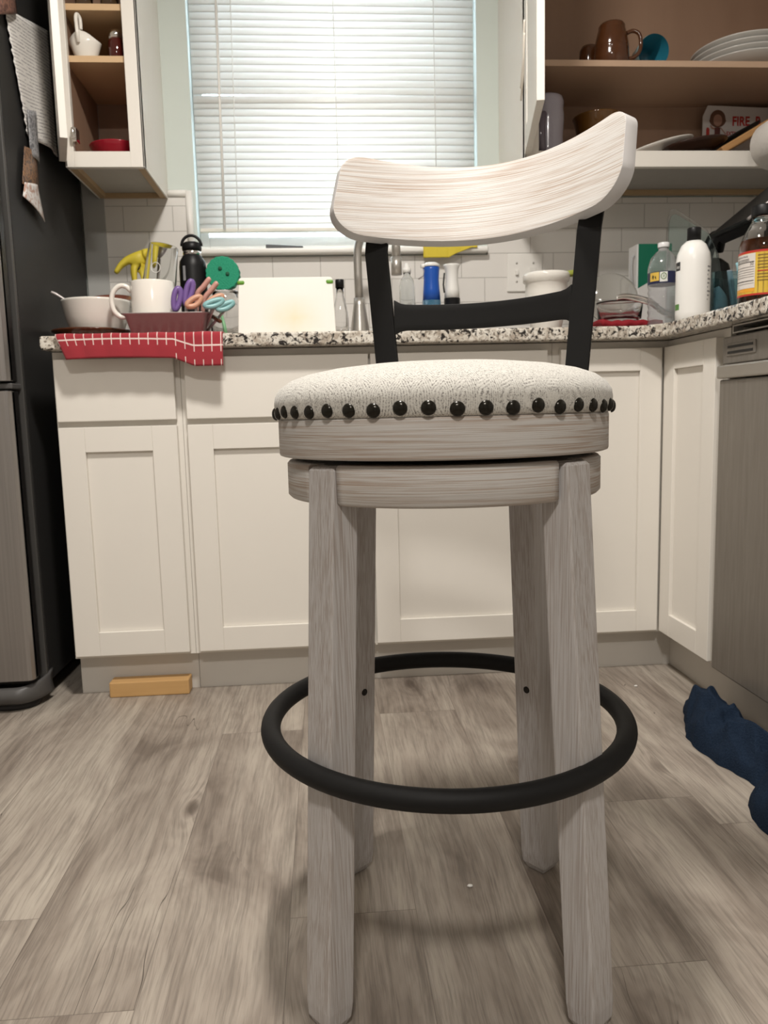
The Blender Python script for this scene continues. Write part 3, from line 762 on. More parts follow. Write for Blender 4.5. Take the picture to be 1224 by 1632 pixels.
def cloth(u, v):
    # v 0 = far end lying on the counter, 1 = hem hanging in front
    xl = -.640+.012*v; xr = -.2355-.004*v
    x = xl+(xr-xl)*u
    hang = .054+.018*max(0, min(1, (u-.70)/.12))-.003*sin(u*5)
    flat = .17
    s = v*(flat+hang+.012)
    front = 1.9215-.0035
    if s < flat: p = (x, front+.006+flat-s, CT+.0025+.0012*sin(x*60+v*9))
    elif s < flat+.012:
        a = (s-flat)/.012*pi/2; p = (x, front+.006-.006*sin(a), CT-.0035+.006*cos(a))
    else:
        d = s-flat-.012; rip = .0028*sin(u*21)*min(1, d/.03)+.004*min(1, d/.05)*max(0, min(1, (u-.72)/.1))
        xs = x+(.018*d/.05*max(0, 1-u*4))
        p = (xs, front-.0008-abs(rip), CT-.0035-d)
    return p
NU, NV = 70, 46
g = surf(bm, cloth, NU, NV)
for f in bm.faces:
    for l in f.loops: pass
idx = {}
for i, row in enumerate(g):
    for j, v in enumerate(row): idx[v] = (i/NU*.405, j/NV*(.17+.054+.012))
for f in bm.faces:
    for l in f.loops: l[ulay].uv = idx[l.vert]
tw = obj('dish_towel', bm, gingham(), None, (-.44, 1.93, CT), solid=.0022)
tag(tw, 'red checked dish towel draped over the left counter edge', 'dish towel')
TZ = CT+.0055

def lathe_thing(name, label, cat, c, prof, mat, n=48, group=None, **kw):
    bm = BM(); lathe(bm, prof, c, n, **kw); return tag(obj(name, bm, mat, None, c), label, cat, group)
# brown pie plate, white bowl, brown dish and spoon
lathe_thing('pie_plate', 'wide dark brown glass plate under the white bowl', 'plate', (-.622, 2.205, TZ), [(0, 0), (.062, 0), (.095, .022), (.107, .030), (.107, .034), (.094, .027), (.060, .006), (0, .006)], M['brown_glass'])
bc = (-.608, 2.20, TZ+.0065)
lathe_thing('bowl', 'white ceramic bowl stacked on the dark brown plate', 'bowl', bc, [(0, 0), (.050, 0), (.054, .004), (.066, .018), (.080, .058), (.0885, .101), (.0895, .106), (.086, .1055), (.076, .060), (.061, .024), (.043, .008), (0, .007)], M['cream'])
lathe_thing('saucer', 'reddish brown dish tilted inside the white bowl', 'dish', (-.585, 2.235, 1.030), [(0, 0), (.038, 0), (.060, .013), (.063, .017), (.059, .017), (.037, .006), (0, .006)], plain('red_brown_glaze', (.17, .06, .04), .2, var=.15), tilt=Matrix.Rotation(radians(20), 3, 'X'))
bm = BM(); tube(bm, [(-.720, 2.185, 1.060), (-.708, 2.187, 1.054), (-.682, 2.19, 1.037), (-.62, 2.195, .995), (-.605, 2.197, .972)], [.004, .005, .0035, .003, .003], 10, flat=1.0)
blob(bm, (-.600, 2.198, .958), .012, .017, .009)
tag(obj('spoon', bm, M['dark_steel'], None, (-.605, 2.195, .945)), 'metal spoon handle poking out of the white bowl', 'spoon')
# pan with handle
pn = thing('baking_pan', 'grey metal loaf pan resting on the red dish towel', 'pan', (-.396, 2.11, TZ))
bm = BM()
def pan_ring(hx, hy, z, r): return [(-.396+x, 2.11+y, z) for x, y in rrect(-hx, hx, -hy, hy, r, 5)]
rings = [pan_ring(.088, .055, TZ, .012), pan_ring(.104, .070, .979, .016), pan_ring(.1115, .077, .981, .018), pan_ring(.1115, .077, .983, .018), pan_ring(.1025, .068, .982, .015), pan_ring(.086, .053, TZ+.004, .011)]
vr = [[bm.verts.new(p) for p in r_] for r_ in rings]
for A, B in zip(vr, vr[1:]):
    for i in range(len(A)):
        f = bm.faces.new([A[i], A[(i+1) % len(A)], B[(i+1) % len(A)], B[i]]); f.smooth = True
bm.faces.new(vr[0][::-1]); bm.faces.new(vr[-1])
obj('body', bm, M['dark_steel'], pn)
bm = BM(); tube(bm, [(-.287, 2.085, .979), (-.275, 2.07, .972), (-.262, 2.05, .962), (-.256, 2.035, .958)], [.004, .006, .006, .004], 8); obj('handle', bm, M['brown_glass'], pn)
# mug standing in the pan
mg = thing('mug', 'large cream mug standing in the grey loaf pan', 'mug', (-.436, 2.108, TZ+.005))
z0 = TZ+.005
bm = BM(); lathe(bm, [(0, 0), (.050, 0), (.054, .004), (.0555, .02), (.0558, .138), (.0545, .1405), (.0525, .138), (.052, .012), (0, .010)], (-.436, 2.108, z0), 56); obj('body', bm, M['cream'], mg)
bm = BM(); tube(bm, [(-.436-.054, 2.106, z0+.118), (-.505, 2.104, z0+.131), (-.522, 2.102, z0+.130), (-.536, 2.10, z0+.115), (-.541, 2.10, z0+.092), (-.536, 2.10, z0+.068), (-.522, 2.102, z0+.054), (-.506, 2.104, z0+.053), (-.436-.053, 2.106, z0+.048)], .0065, 12); obj('handle', bm, M['cream'], mg)
# drinking glass in the mug
gl = thing('drinking_glass', 'clear drinking glass with an etched ring, standing in the cream mug', 'glass', (-.428, 2.112, z0+.085))
bm = BM(); tl = Matrix.Rotation(radians(9), 3, 'Y') @ Matrix.Rotation(radians(-4), 3, 'X')
lathe(bm, [(0, 0), (.031, 0), (.0345, .005), (.0425, .035), (.0425, .060), (.0370, .150), (.0362, .151), (.0352, .150), (.0408, .060), (.0405, .036), (.032, .016), (0, .013)], (-.428, 2.112, z0+.085), 48, tilt=tl)
obj('body', bm, M['thin_glass'], gl)
bm = BM(); et = [Vector((.0415*sin(a), -.0415*cos(a), .085+.013*sin(b))) for a, b in [(.28*cos(q_*2*pi/28)-.12, q_*2*pi/28) for q_ in range(28)]]
tube(bm, [tl @ p+Vector((-.428, 2.112, z0+.085)) for p in et], .0008, 5, closed=True); obj('etching', bm, M['white_plastic'], gl)
# yellow rubber glove behind
def glove(name, label, loc, path_list, mat):
    t_ = thing(name, label, 'glove', loc)
    bm = BM()
    for pts, rs in path_list: tube(bm, pts, rs, 12, flat=1.0)
    obj('palm', bm, mat, t_, subsurf=1); return t_
M['yellow'] = plain('yellow_rubber', (.62, .50, .045), .5, var=.08)
sk_mesh = bpy.data.meshes.new('rubber_glove')
gv = [(-.50, 2.46, 1.214), (-.545, 2.46, 1.205), (-.575, 2.455, 1.195), (-.598, 2.45, 1.176), (-.614, 2.445, 1.152), (-.560, 2.45, 1.165), (-.558, 2.445, 1.132), (-.553, 2.44, 1.100), (-.532, 2.45, 1.160), (-.530, 2.445, 1.140), (-.528, 2.44, 1.122), (-.505, 2.45, 1.165), (-.504, 2.445, 1.155), (-.503, 2.44, 1.145), (-.455, 2.465, 1.212), (-.435, 2.465, 1.206)]
ge = [(14, 15), (0, 14), (0, 1), (1, 2), (2, 3), (3, 4), (1, 5), (5, 6), (6, 7), (1, 8), (8, 9), (9, 10), (0, 11), (11, 12), (12, 13)]
gr_ = [.026, .026, .020, .014, .011, .015, .011, .009, .015, .011, .009, .015, .011, .009, .028, .024]
glo = (-.52, 2.45, CT)
sk_mesh.from_pydata([Vector(p)-Vector(glo) for p in gv], ge, [])
sk_mesh.materials.append(M['yellow'])
go_ = bpy.data.objects.new('rubber_glove', sk_mesh); C.objects.link(go_); go_.location = glo
sk = go_.modifiers.new('skin', 'SKIN'); sk.use_smooth_shade = True
for i, sv in enumerate(sk_mesh.skin_vertices[0].data):
    sv.radius = (gr_[i], gr_[i]*.7); sv.use_root = (i == 1)
ss = go_.modifiers.new('sub', 'SUBSURF'); ss.levels = 2; ss.render_levels = 2
tag(go_, 'yellow rubber glove draped over a rod behind the cream mug', 'glove')
# the little stand the glove is draped over
bm = BM(); tube(bm, [(-.50, 2.50, CT+.001), (-.50, 2.50, 1.16)], .005, 10); lathe(bm, [(0, 0), (.045, 0), (.045, .008), (0, .008)], (-.50, 2.50, CT), 28)
tube(bm, [(-.56, 2.495, 1.175), (-.50, 2.50, 1.165), (-.44, 2.495, 1.178)], .005, 10)
tag(obj('drying_stand', bm, M['dark_steel'], None, (-.50, 2.50, CT)), 'slim metal drying stand holding the yellow glove', 'stand')

# black steel water bottle
hb = thing('water_bottle', 'matte black insulated bottle with steel neck ring and loop lid', 'bottle', (-.360, 2.30, CT)); c_ = (-.360, 2.30, CT)
bm = BM(); lathe(bm, [(0, 0), (.034, 0), (.0375, .004), (.038, .02), (.038, .222), (.036, .238), (.0285, .250), (.0265, .254), (0, .254)], c_, 48); obj('body', bm, M['black_plastic'], hb)
bm = BM(); lathe(bm, [(0, .2541), (.0255, .2541), (.0255, .268), (0, .268)], c_, 40); obj('neck_ring', bm, M['chrome'], hb)
bm = BM(); lathe(bm, [(0, .2682), (.0262, .2682), (.0275, .274), (.0270, .286), (.020, .291), (0, .291)], c_, 40); ld_ = obj('lid', bm, M['black_plastic'], hb)
bm = BM(); tube(bm, [(c_[0]+.0275*cos(a), c_[1]-.004, CT+.281+.029*sin(a)) for a in [pi*k/14 for k in range(15)]], .0042, 8); obj('carry_loop', bm, M['black_plastic'], ld_)
bm = BM(); patch(bm, c_, .0383, radians(-127), radians(-114), CT+.182, CT+.222, 4); obj('emblem', bm, plain('grey_print', (.30, .30, .31), .4), hb)

# shears and utensils standing in the pan
def loop_pts(c, h, w, ang, n=22, yaw=0.0):
    out = []
    for k in range(n):
        a = 2*pi*k/n; lx = w*cos(a)*(.82+.18*sin(a)); lz = h*sin(a)
        x = lx*cos(ang)+lz*sin(ang); z = -lx*sin(ang)+lz*cos(ang)
        out.append((c[0]+x*cos(yaw), c[1]+x*sin(yaw), c[2]+z))
    return out
def shears(label, mat, loops, foot):
    t_ = thing('scissors', label, 'scissors', foot)
    for c, h, w, ang, r_ in loops:
        bm = BM(); tube(bm, loop_pts(c, h, w, ang, yaw=.25), r_, 10, closed=True); lo = obj('handle', bm, mat, t_)
    bm = BM()
    for c, h, w, ang, r_ in loops:
        b0 = Vector((c[0]-h*sin(ang), c[1], c[2]-h*cos(ang))); b1 = Vector(foot)+Vector((0, 0, .001))
        tube(bm, [b0, b0.lerp(b1, .5), b1], [.004, .0045, .002], 8, flat=.6)
    obj('blade', bm, M['dark_steel'], t_); return t_
pur = plain('purple_plastic', (.17, .10, .30), .35); pea = plain('peach_plastic', (.56, .30, .20), .38); tur = plain('turquoise_plastic', (.22, .44, .45), .35); pink = plain('pink_plastic', (.58, .31, .26), .38)
PZ = TZ+.005
shears('purple handled scissors standing in the loaf pan against the mug', pur, [((-.366, 2.055, 1.018), .027, .0095, .22, .0074), ((-.336, 2.060, 1.034), .030, .0085, .28, .0074)], (-.352, 2.085, PZ))
shears('peach handled scissors with a round grip, between the purple and turquoise pairs', pea, [((-.320, 2.040, 1.008), .0085, .024, -.55, .0070), ((-.268, 2.050, 1.014), .006, .024, -.45, .0068)], (-.330, 2.10, PZ))
shears('turquoise handled scissors leaning over the right end of the pan', tur, [((-.270, 2.030, 1.002), .0065, .028, -.32, .0068), ((-.243, 2.040, .996), .006, .026, -.40, .0066)], (-.318, 2.12, PZ))
tg = thing('tongs', 'pink tongs with two rounded tips sticking up out of the pan', 'tongs', (-.325, 2.09, PZ))
for dx, dz, l in ((0, .006, 1), (.018, -.005, .95)):
    bm = BM(); p0 = Vector((-.328+dx*.4, 2.088, PZ+.003)); p1 = Vector((-.316+dx, 2.072, 1.026+dz)); p2 = Vector((-.284+dx, 2.066, 1.062+dz))
    tube(bm, [p0, p0.lerp(p1, .6), p1, p1.lerp(p2, .5), p2, p2+Vector((.003, 0, .003))], [.003, .005, .0068, .0068, .0066, .003], 12); obj('arm', bm, pink, tg)

# glass jar with the scrubber on top and a green brush in it
jr = thing('glass_jar', 'clear glass jar behind the turquoise scissors, left of the cutting board', 'jar', (-.272, 2.29, CT)); c_ = (-.272, 2.29, CT)
bm = BM(); lathe(bm, [(0, 0), (.040, 0), (.044, .005), (.044, .115), (.036, .130), (.036, .146), (.0345, .147), (.033, .145), (.033, .130), (.041, .113), (.041, .008), (0, .006)], c_, 40); obj('body', bm, M['glass'], jr)
bm = BM(); lathe(bm, [(0, .1475), (.038, .1475), (.038, .153), (0, .153)], c_, 36); obj('lid', bm, M['glass'], jr)
bm = BM(); tube(bm, [(-.262, 2.20, CT+.006), (-.268, 2.205, .965), (-.277, 2.215, 1.005)], [.006, .005, .004], 8)
tag(obj('dish_brush', bm, plain('green_handle', (.20, .42, .22), .4), None, (-.266, 2.205, CT)), 'slim green brush handle leaning in front of the clear glass jar', 'brush')
sc_ = thing('scrubber', 'round green scalloped sponge standing on the glass jar beside the black bottle', 'sponge', (-.274, 2.29, CT+.153))
bm = BM(); n = 120; cz = CT+.153+.0485
def scal(k): return .0455+.0022*(abs(sin(9*2*pi*k/n)))
poly = [(scal(k)*cos(2*pi*k/n), scal(k)*sin(2*pi*k/n)) for k in range(n)]
prism(bm, poly, lambda x, z: (-.274+x, 2.272, cz+z), lambda x, z: (-.274+x, 2.308, cz+z))
gm = NT('green_sponge'); nn = gm.noise(gm.obj(), 220, 2)
gmat = gm.pbr(gm.mix(nn, (.0, .20, .105), (.02, .34, .19)), .7, normal=gm.bump(nn, .6, .002)); 
obj('body', bm, gmat, sc_, bevel=.004)
bm = BM()
for x, z in ((-.006, .013), (.014, -.002)): lathe(bm, [(0, -.001), (.0055, -.001), (.0055, .002), (0, .002)], (-.274+x, 2.2715, cz+z), 16, tilt=Matrix.Rotation(pi/2, 3, 'X'))
obj('hole_shade', bm, plain('sponge_hole_shade', (.02, .10, .055), .9), sc_)  # darker green discs paint the shade in two holes; sponge stays uncut

# cutting board with green corner grips
cbd = thing('cutting_board', 'white plastic cutting board with green corner grips, propped upright', 'cutting board', (-.087, 2.03, CT))
def board_mat():
    t = NT('stained_white_board'); sp = t.n('SeparateXYZ', {0: t.obj()})
    n = t.noise(t.obj(), 14, 3, .6)
    gx = t.math('SUBTRACT', 1.0, t.math('ABSOLUTE', t.math('DIVIDE', t.math('SUBTRACT', sp.outputs[0], .015), .085)), clamp=True)
    gz = t.math('SUBTRACT', 1.0, t.math('ABSOLUTE', t.math('DIVIDE', t.math('SUBTRACT', sp.outputs[2], .045), .065)), clamp=True)
    f = t.math('MULTIPLY', t.math('MULTIPLY', gx, gz), t.math('MULTIPLY', n, 1.0), clamp=True)
    c = t.mix(f, (.76, .735, .68), (.66, .56, .28))
    return t.pbr(c, .4)
bm = BM(); pl = rrect(-.2115, .0365, .0, .1475, .008, 4)
lean = .16
prism(bm, pl, lambda x, z: (x, 2.018+z*lean, CT+.001+z), lambda x, z: (x, 2.027+z*lean, CT+.001+z))
for v in bm.verts:
    if v.co.z > CT+.1: v.co.x = -.0875+(v.co.x+.0875)*.965
obj('board', bm, board_mat(), cbd, bevel=.002)
M['green_grip'] = plain('green_rubber_grip', (.12, .30, .03), .5)
for xa in (-.2105, .0150):
    bxo('corner_grip', M['green_grip'], cbd, xa, xa+.0185, 2.036, 2.0535, 1.0485, 1.0590, .004)
# dropper bottle
db = thing('bottle', 'small clear glass bottle with a black square cap beside the faucet', 'bottle', (.0525, 2.15, CT)); c_ = (.0525, 2.15, CT)
bm = BM(); lathe(bm, [(0, 0), (.019, 0), (.0215, .004), (.0215, .050), (.0195, .075), (.0125, .108), (.010, .118), (.010, .137), (.0085, .137), (.0085, .118), (.0185, .074), (.0200, .050), (.020, .006), (0, .005)], c_, 32); obj('body', bm, M['glass'], db)
bm = BM(); lathe(bm, [(0, .1372), (.0118, .1372), (.0118, .158), (.0108, .159), (0, .159)], c_, 28); obj('cap', bm, M['black_plastic'], db)
# faucet
fc = thing('faucet', 'brushed steel gooseneck faucet under the window', 'faucet', (.118, 2.43, CT)); c_ = (.118, 2.43, CT)
bm = BM(); lathe(bm, [(0, 0), (.034, 0), (.034, .006), (.0325, .03), (.027, .07), (.0185, .128), (.0165, .150), (0, .150)], c_, 40); obj('base', bm, M['steel'], fc)
bm = BM(); pts = [(.118, 2.43, CT+.150), (.1165, 2.43, CT+.22), (.1165, 2.43, CT+.27)]
dv = Vector((.62, -.78, 0)).normalized(); Rg = .085
for k in range(1, 17):
    a = pi*k/16; p = Vector((.1165, 2.43, CT+.275))+dv*(Rg*(1-cos(a)))+Vector((0, 0, Rg*sin(a))); pts.append(p)
pts.append(Vector(pts[-1])-Vector((0, 0, .03)))
tube(bm, pts, .0128, 16); obj('spout', bm, M['steel'], fc)
bm = BM(); tube(bm, [pts[-1], Vector(pts[-1])-Vector((0, 0, .05))], .0155, 16); obj('spray_head', bm, M['steel'], fc)
bm = BM(); tube(bm, [(.140, 2.425, CT+.040), (.165, 2.42, CT+.042), (.205, 2.41, CT+.050)], [.010, .008, .006], 12); obj('lever', bm, M['steel'], fc)
# clear soap bottle, blue spray bottle, white bottle: behind the stool's back
so = thing('soap_bottle', 'clear pump bottle with a little pink soap left in it', 'bottle', (.269, 2.45, CT)); c_ = (.269, 2.45, CT)
bm = BM(); lathe(bm, [(0, 0), (.022, 0), (.0245, .004), (.0245, .185), (.021, .205), (.011, .218), (.011, .226), (.009, .226), (.009, .217), (.0195, .203), (.0228, .184), (.0228, .006), (0, .005)], c_, 36); obj('body', bm, M['plastic_clear'], so)
bm = BM(); lathe(bm, [(0, .0065), (.0222, .0065), (.0222, .128), (0, .128)], c_, 32); obj('soap', bm, plain('pink_soap', (.62, .22, .24), .2, trans=.3), so)
bm = BM(); lathe(bm, [(0, .2265), (.013, .2265), (.013, .240), (.007, .245), (.005, .256), (0, .257)], c_, 24); obj('cap', bm, M['white_plastic'], so)
sb = thing('spray_bottle', 'blue spray bottle with a white trigger head, between clear and white bottles', 'bottle', (.345, 2.45, CT)); c_ = (.345, 2.45, CT)
bm = BM(); lathe(bm, [(0, .142), (.0280, .142), (.0255, .175), (.0235, .205), (.0255, .235), (.0255, .243), (0, .243)], c_, 36); obj('sleeve', bm, plain('blue_plastic', (.012, .085, .42), .3), sb)
bm = BM(); lathe(bm, [(0, 0), (.027, 0), (.029, .004), (.0292, .1415), (0, .1415)], c_, 36); obj('body', bm, plain('clear_blue_plastic', (.12, .32, .50), .1, trans=.6), sb)
bm = BM(); lathe(bm, [(0, .2432), (.0272, .2432), (.0262, .250), (.018, .256), (0, .258)], c_, 32)
tube(bm, [(.330, 2.445, CT+.247), (.312, 2.44, CT+.244)], [.008, .006], 10); hd = obj('spray_head', bm, M['white_plastic'], sb)
bm = BM(); tube(bm, [(.322, 2.442, CT+.236), (.318, 2.44, CT+.216), (.304, 2.438, CT+.206)], .0022, 8); obj('trigger', bm, M['dark_steel'], hd)
wb = thing('grinder', 'white hourglass shaped bottle with a black base, right of the blue one', 'bottle', (.4095, 2.45, CT)); c_ = (.4095, 2.45, CT)
bm = BM(); lathe(bm, [(0, .148), (.0240, .148), (.0225, .175), (.0185, .208), (.0215, .238), (.0258, .246), (.0255, .250), (0, .250)], c_, 36); obj('body', bm, M['white_plastic'], wb)
bm = BM(); lathe(bm, [(0, 0), (.0245, 0), (.0255, .004), (.0250, .1475), (0, .1475)], c_, 36); obj('base', bm, M['black_plastic'], wb)
bm = BM(); tube(bm, [(.386, 2.447, CT+.225), (.382, 2.445, CT+.19), (.385, 2.446, CT+.165)], .0025, 8); obj('lever', bm, M['black_plastic'], wb)
# yellow cloth on the sill
bm = BM()
def yc(u, v):
    x = .335+.175*u; k = .5*(1-cos(u*pi))
    s = v*.10; zt_ = 1.2475; f = W-.042
    if s < .045: return (x, f+.045-s, zt_+.0035+.004*abs(sin(u*11+s*40)))
    d = (s-.045)*(1 if u < .5 else max(.25, 1-(u-.5)*1.9))
    return (x+.01*d/.05*sin(u*7), f-.004-.003*abs(sin(u*13)), zt_+.003-d*.75)
surf(bm, yc, 30, 18)
tag(obj('cleaning_cloth', bm, plain('yellow_cloth', (.66, .52, .05), .8), None, (.42, W-.04, 1.247), solid=.003), 'yellow cleaning cloth hanging over the right end of the window sill', 'cloth')
# white rimmed bowl with a sponge
lathe_thing('planter_bowl', 'deep white bowl with a thick rim under the switch plate', 'bowl', (.637, 2.20, CT), [(0, 0), (.036, 0), (.039, .004), (.052, .07), (.0585, .125), (.0585, .150), (.0645, .154), (.0655, .170), (.063, .176), (.058, .174), (.054, .150), (.047, .07), (.034, .01), (0, .009)], M['ceramic'])
bm = BM(); pr_ = box(bm, .672, .735, 2.18, 2.225, 1.082, 1.096)
for v in bm.verts: v.co.z += (v.co.x-.672)*.15
tag(obj('sponge', bm, plain('green_sponge_pad', (.30, .34, .06), .9, scale=200), None, (.70, 2.2, 1.08), bevel=.004), 'green and yellow sponge pad balanced on the rim of the white bowl', 'sponge')
# dish pile on a red mat
bm = BM()
def matf(u, v): 
    return (.735+.165*u, 2.02+.20*v, CT+.016+.0055*sin(u*13+1)*sin(v*7)+.002*sin(u*31))
surf(bm, matf, 30, 20)
tag(obj('dish_mat', bm, plain('dark_red_mat', (.22, .006, .012), .9), None, (.815, 2.12, CT), solid=.016), 'dark red folded cloth under the clear food containers', 'cloth')
MZ = CT+.030
bm = BM(); rr_ = [(.0, 0), (.052, 0), (.058, .006), (.062, .045), (.065, .050), (.0635, .051), (.059, .046), (.055, .008), (0, .004)]
lathe(bm, rr_, (.812, 2.10, MZ), 40, 1.0, .9)
tag(obj('food_container', bm, M['glass'], None, (.812, 2.10, MZ)), 'clear glass container sitting on the dark red cloth', 'container')
bm = BM(); tl2 = Matrix.Rotation(radians(78), 3, 'X')
lathe(bm, [(0, .022), (.03, .020), (.055, .012), (.072, .002), (.077, 0), (.0775, .003), (.071, .0065), (.054, .016), (.03, .024), (0, .026)], (.842, 2.235, MZ+.078), 48, tilt=tl2)
tag(obj('pot_lid', bm, clear('smoky_glass', (.86, .86, .84), .08, 1.3), None, (.842, 2.235, CT)), 'round clear glass lid standing up behind the containers', 'lid')
wl = thing('whisk', 'steel utensil with twin bent handles lying across the clear container', 'utensil', (.86, 2.06, MZ+.05))
for dz in (0, -.010):
    bm = BM(); tube(bm, [(.780, 2.040, 1.004+dz*.4), (.800, 2.036, 1.009+dz*.7), (.835, 2.032, 1.004+dz), (.870, 2.026, .992+dz), (.905, 2.050, .976+dz), (.945, 2.065, .962+dz)], .0042, 10); obj('wire', bm, M['chrome'], wl)
# green and white box
gb = thing('carton', 'green and white carton behind the plastic water bottle', 'box', (1.015, 2.42, CT))
gt = NT('green_white_print'); sp = gt.n('SeparateXYZ', {0: gt.obj()})
gmk = gt.math('GREATER_THAN', gt.math('ADD', sp.outputs[2], gt.math('MULTIPLY', sp.outputs[0], -.55)), .180)
gpm = gt.pbr(gt.mix(gmk, (.62, .60, .58), (.0, .12, .065)), .5)
bm = BM(); box(bm, .980, 1.085, 2.385, 2.45, CT, 1.212); obj('carton_body', bm, gpm, gb, bevel=.001)
bxo('side_panel', plain('white_card', (.62, .61, .60), .5), gb, .9745, .9800, 2.386, 2.449, CT, 1.211)
bm = BM(); tube(bm, [(.972, 2.40, 1.18), (.962, 2.395, 1.165), (.962, 2.39, 1.11), (.970, 2.395, 1.09)], .003, 8); obj('tab', bm, plain('grey_tab', (.4, .4, .4), .5), gb)
# plastic water bottle
pb = thing('water_bottle', 'clear plastic water bottle with a dark blue label', 'bottle', (.888, 2.0, CT)); c_ = (.888, 2.0, CT)
prof = [(0, 0), (.030, 0), (.036, .006)]
for k in range(6): prof += [(.0375, .012+.016*k), (.0350, .019+.016*k), (.0375, .026+.016*k)]
prof += [(.0382, .108), (.0372, .110), (.0372, .140), (.0385, .142), (.0375, .155), (.031, .178), (.018, .193), (.0125, .197), (.0125, .203)]
inner = [(max(0, r_-.0009), z+.0006) for r_, z in prof[::-1]]
bm = BM(); lathe(bm, prof+inner, c_, 44); obj('body', bm, plain('crinkled_clear_plastic', (.92, .92, .93), .07, trans=.92, ior=1.42), pb)
bm = BM(); lathe(bm, [(0, .2032), (.0142, .2032), (.0145, .205), (.0145, .214), (.0135, .2155), (0, .2155)], c_, 30); obj('cap', bm, plain('clear_white_cap', (.72, .72, .72), .3), pb)
bm = BM(); patch(bm, c_, .0379, 0, 2*pi, CT+.1105, CT+.1395, 48); lb = obj('label', bm, plain('navy_label', (.012, .016, .06), .35), pb)
def ang(px_frac): return radians(-90+asin_(px_frac)-20)
def asin_(x): return math.degrees(math.asin(max(-1, min(1, x))))
A0 = -pi/2-.42                                  # direction facing the camera
bm = BM(); patch(bm, c_, .03815, A0-.95, A0-.25, CT+.1165, CT+.138, 10); obj('yellow_panel', bm, plain('yellow_print', (.66, .45, .08), .4), lb)
bm = BM(); wpf = wrap(c_, .0383, A0-.78, CT+.118)
def flatpoly(bm, pts, f):
    vs_ = [bm.verts.new(f(x, y)) for x, y in pts]; bm.faces.new(vs_)
flatpoly(bm, [(0, .004), (.001, .009), (.003, .015), (.005, .012), (.012, .0105), (.013, .003), (.011, .003), (.010, .007), (.006, .0075), (.005, .003), (.003, .003), (.0032, .0085)], wpf); obj('animal_mark', bm, plain('black_print', (.01, .01, .01), .5), lb)
bm = BM(); patch(bm, c_, .03815, A0-.20, A0+.30, CT+.1135, CT+.138, 8); obj('white_panel', bm, plain('white_print', (.70, .70, .66), .4), lb)
bm = BM(); cpts = [wrap(c_, .0386, A0+.05, CT+.1275)(.0065*cos(2*pi*k/24), .0075*sin(2*pi*k/24)) for k in range(24)]; tube(bm, cpts, .0009, 5, closed=True); obj('ring_mark', bm, plain('green_print', (.10, .22, .06), .5), lb)
obj('letter', text_mesh('B', .0095, wrap(c_, .0386, A0-.01, CT+.1243)), plain('green_letter', (.10, .22, .06), .5), lb)
# white lotion bottle
lo = thing('lotion_bottle', 'tall white bottle with a black cap, in front of the clear lids', 'bottle', (.896, 1.85, CT)); c_ = (.896, 1.85, CT)
bm = BM(); lathe(bm, [(0, 0), (.036, 0), (.039, .004), (.0395, .020), (.0395, .140), (.037, .158), (.028, .178), (.018, .187), (0, .187)], c_, 52); obj('body', bm, M['white_plastic'], lo)
bm = BM(); lathe(bm, [(0, .1872), (.0158, .1872), (.0158, .2165), (.0148, .218), (0, .218)], c_, 36); obj('cap', bm, M['black_plastic'], lo)
A1 = -pi/2-.45
bm = BM(); patch(bm, c_, .0397, A1-1.35, A1-.82, CT+.118, CT+.138, 8); l1 = obj('label', bm, plain('black_label', (.012, .012, .012), .4), lo)
obj('lettering', text_mesh('day', .010, wrap(c_, .0399, A1-1.22, CT+.124)), M['white_plastic'], l1)
bm = BM(); patch(bm, c_, .0397, A1-1.35, A1-.85, CT+.026, CT+.040, 8); obj('label', bm, plain('green_label', (.10, .24, .06), .4), lo)
bm = BM()
for k in range(9): patch(bm, c_, .0397, A1+.93, A1+1.0+.14*((k*7) % 3), CT+.045+.0095*k, CT+.049+.0095*k, 3)
obj('fine_print', bm, plain('grey_text', (.25, .25, .25), .5), lo)
# clear plastic lids standing upright
def lid_plate(label, dx, y, dz, tint):
    poly = [(.955, .0), (.955, .298), (.962, .318), (.975, .322), (1.030, .292), (1.070, .268), (1.098, .215), (1.112, .14), (1.118, .06), (1.118, 0)]
    bm = BM(); prism(bm, poly, lambda x, z: (x+dx, y, CT+.001+z*(1+dz)), lambda x, z: (x+dx, y+.004, CT+.001+z*(1+dz)))
    tag(obj('container_lid', bm, tint, None, (1.03+dx, y, CT), bevel=.0018), label, 'lid')
lid_plate('clear plastic lid, front one of the pair standing behind the white bottle', 0.0, 2.12, -.02, clear('pale_teal_acrylic', (.80, .93, .92), .05, 1.3))
lid_plate('clear plastic lid with a higher corner, rear one of the upright pair', .012, 2.155, .05, clear('clear_acrylic', (.92, .94, .94), .05, 1.3))
# clear bin with scoops
bn = thing('clear_bin', 'clear tinted bin of plastic scoops between the white bottle and vinegar', 'bin', (1.08, 2.03, CT))
bm = BM(); pl = rrect(1.012, 1.148, 1.97, 2.09, .012, 4); pl2 = rrect(1.015, 1.145, 1.973, 2.087, .010, 4)
A = [bm.verts.new((x, y, CT)) for x, y in pl]; B = [bm.verts.new((x, y, 1.056)) for x, y in pl]; C2 = [bm.verts.new((x, y, 1.056)) for x, y in pl2]; D2 = [bm.verts.new((x, y, CT+.004)) for x, y in pl2]
for P_, Q_ in ((A, B), (B, C2), (C2, D2)):
    for i in range(len(P_)): bm.faces.new([P_[i], P_[(i+1) % len(P_)], Q_[(i+1) % len(P_)], Q_[i]])
bm.faces.new(A[::-1]); bm.faces.new(D2); obj('body', bm, clear('teal_tinted_plastic', (.42, .62, .66), .05, 1.25), bn)
gs = plain('grey_blue_plastic', (.22, .25, .28), .4); lbp = plain('light_blue_plastic', (.30, .52, .58), .4)
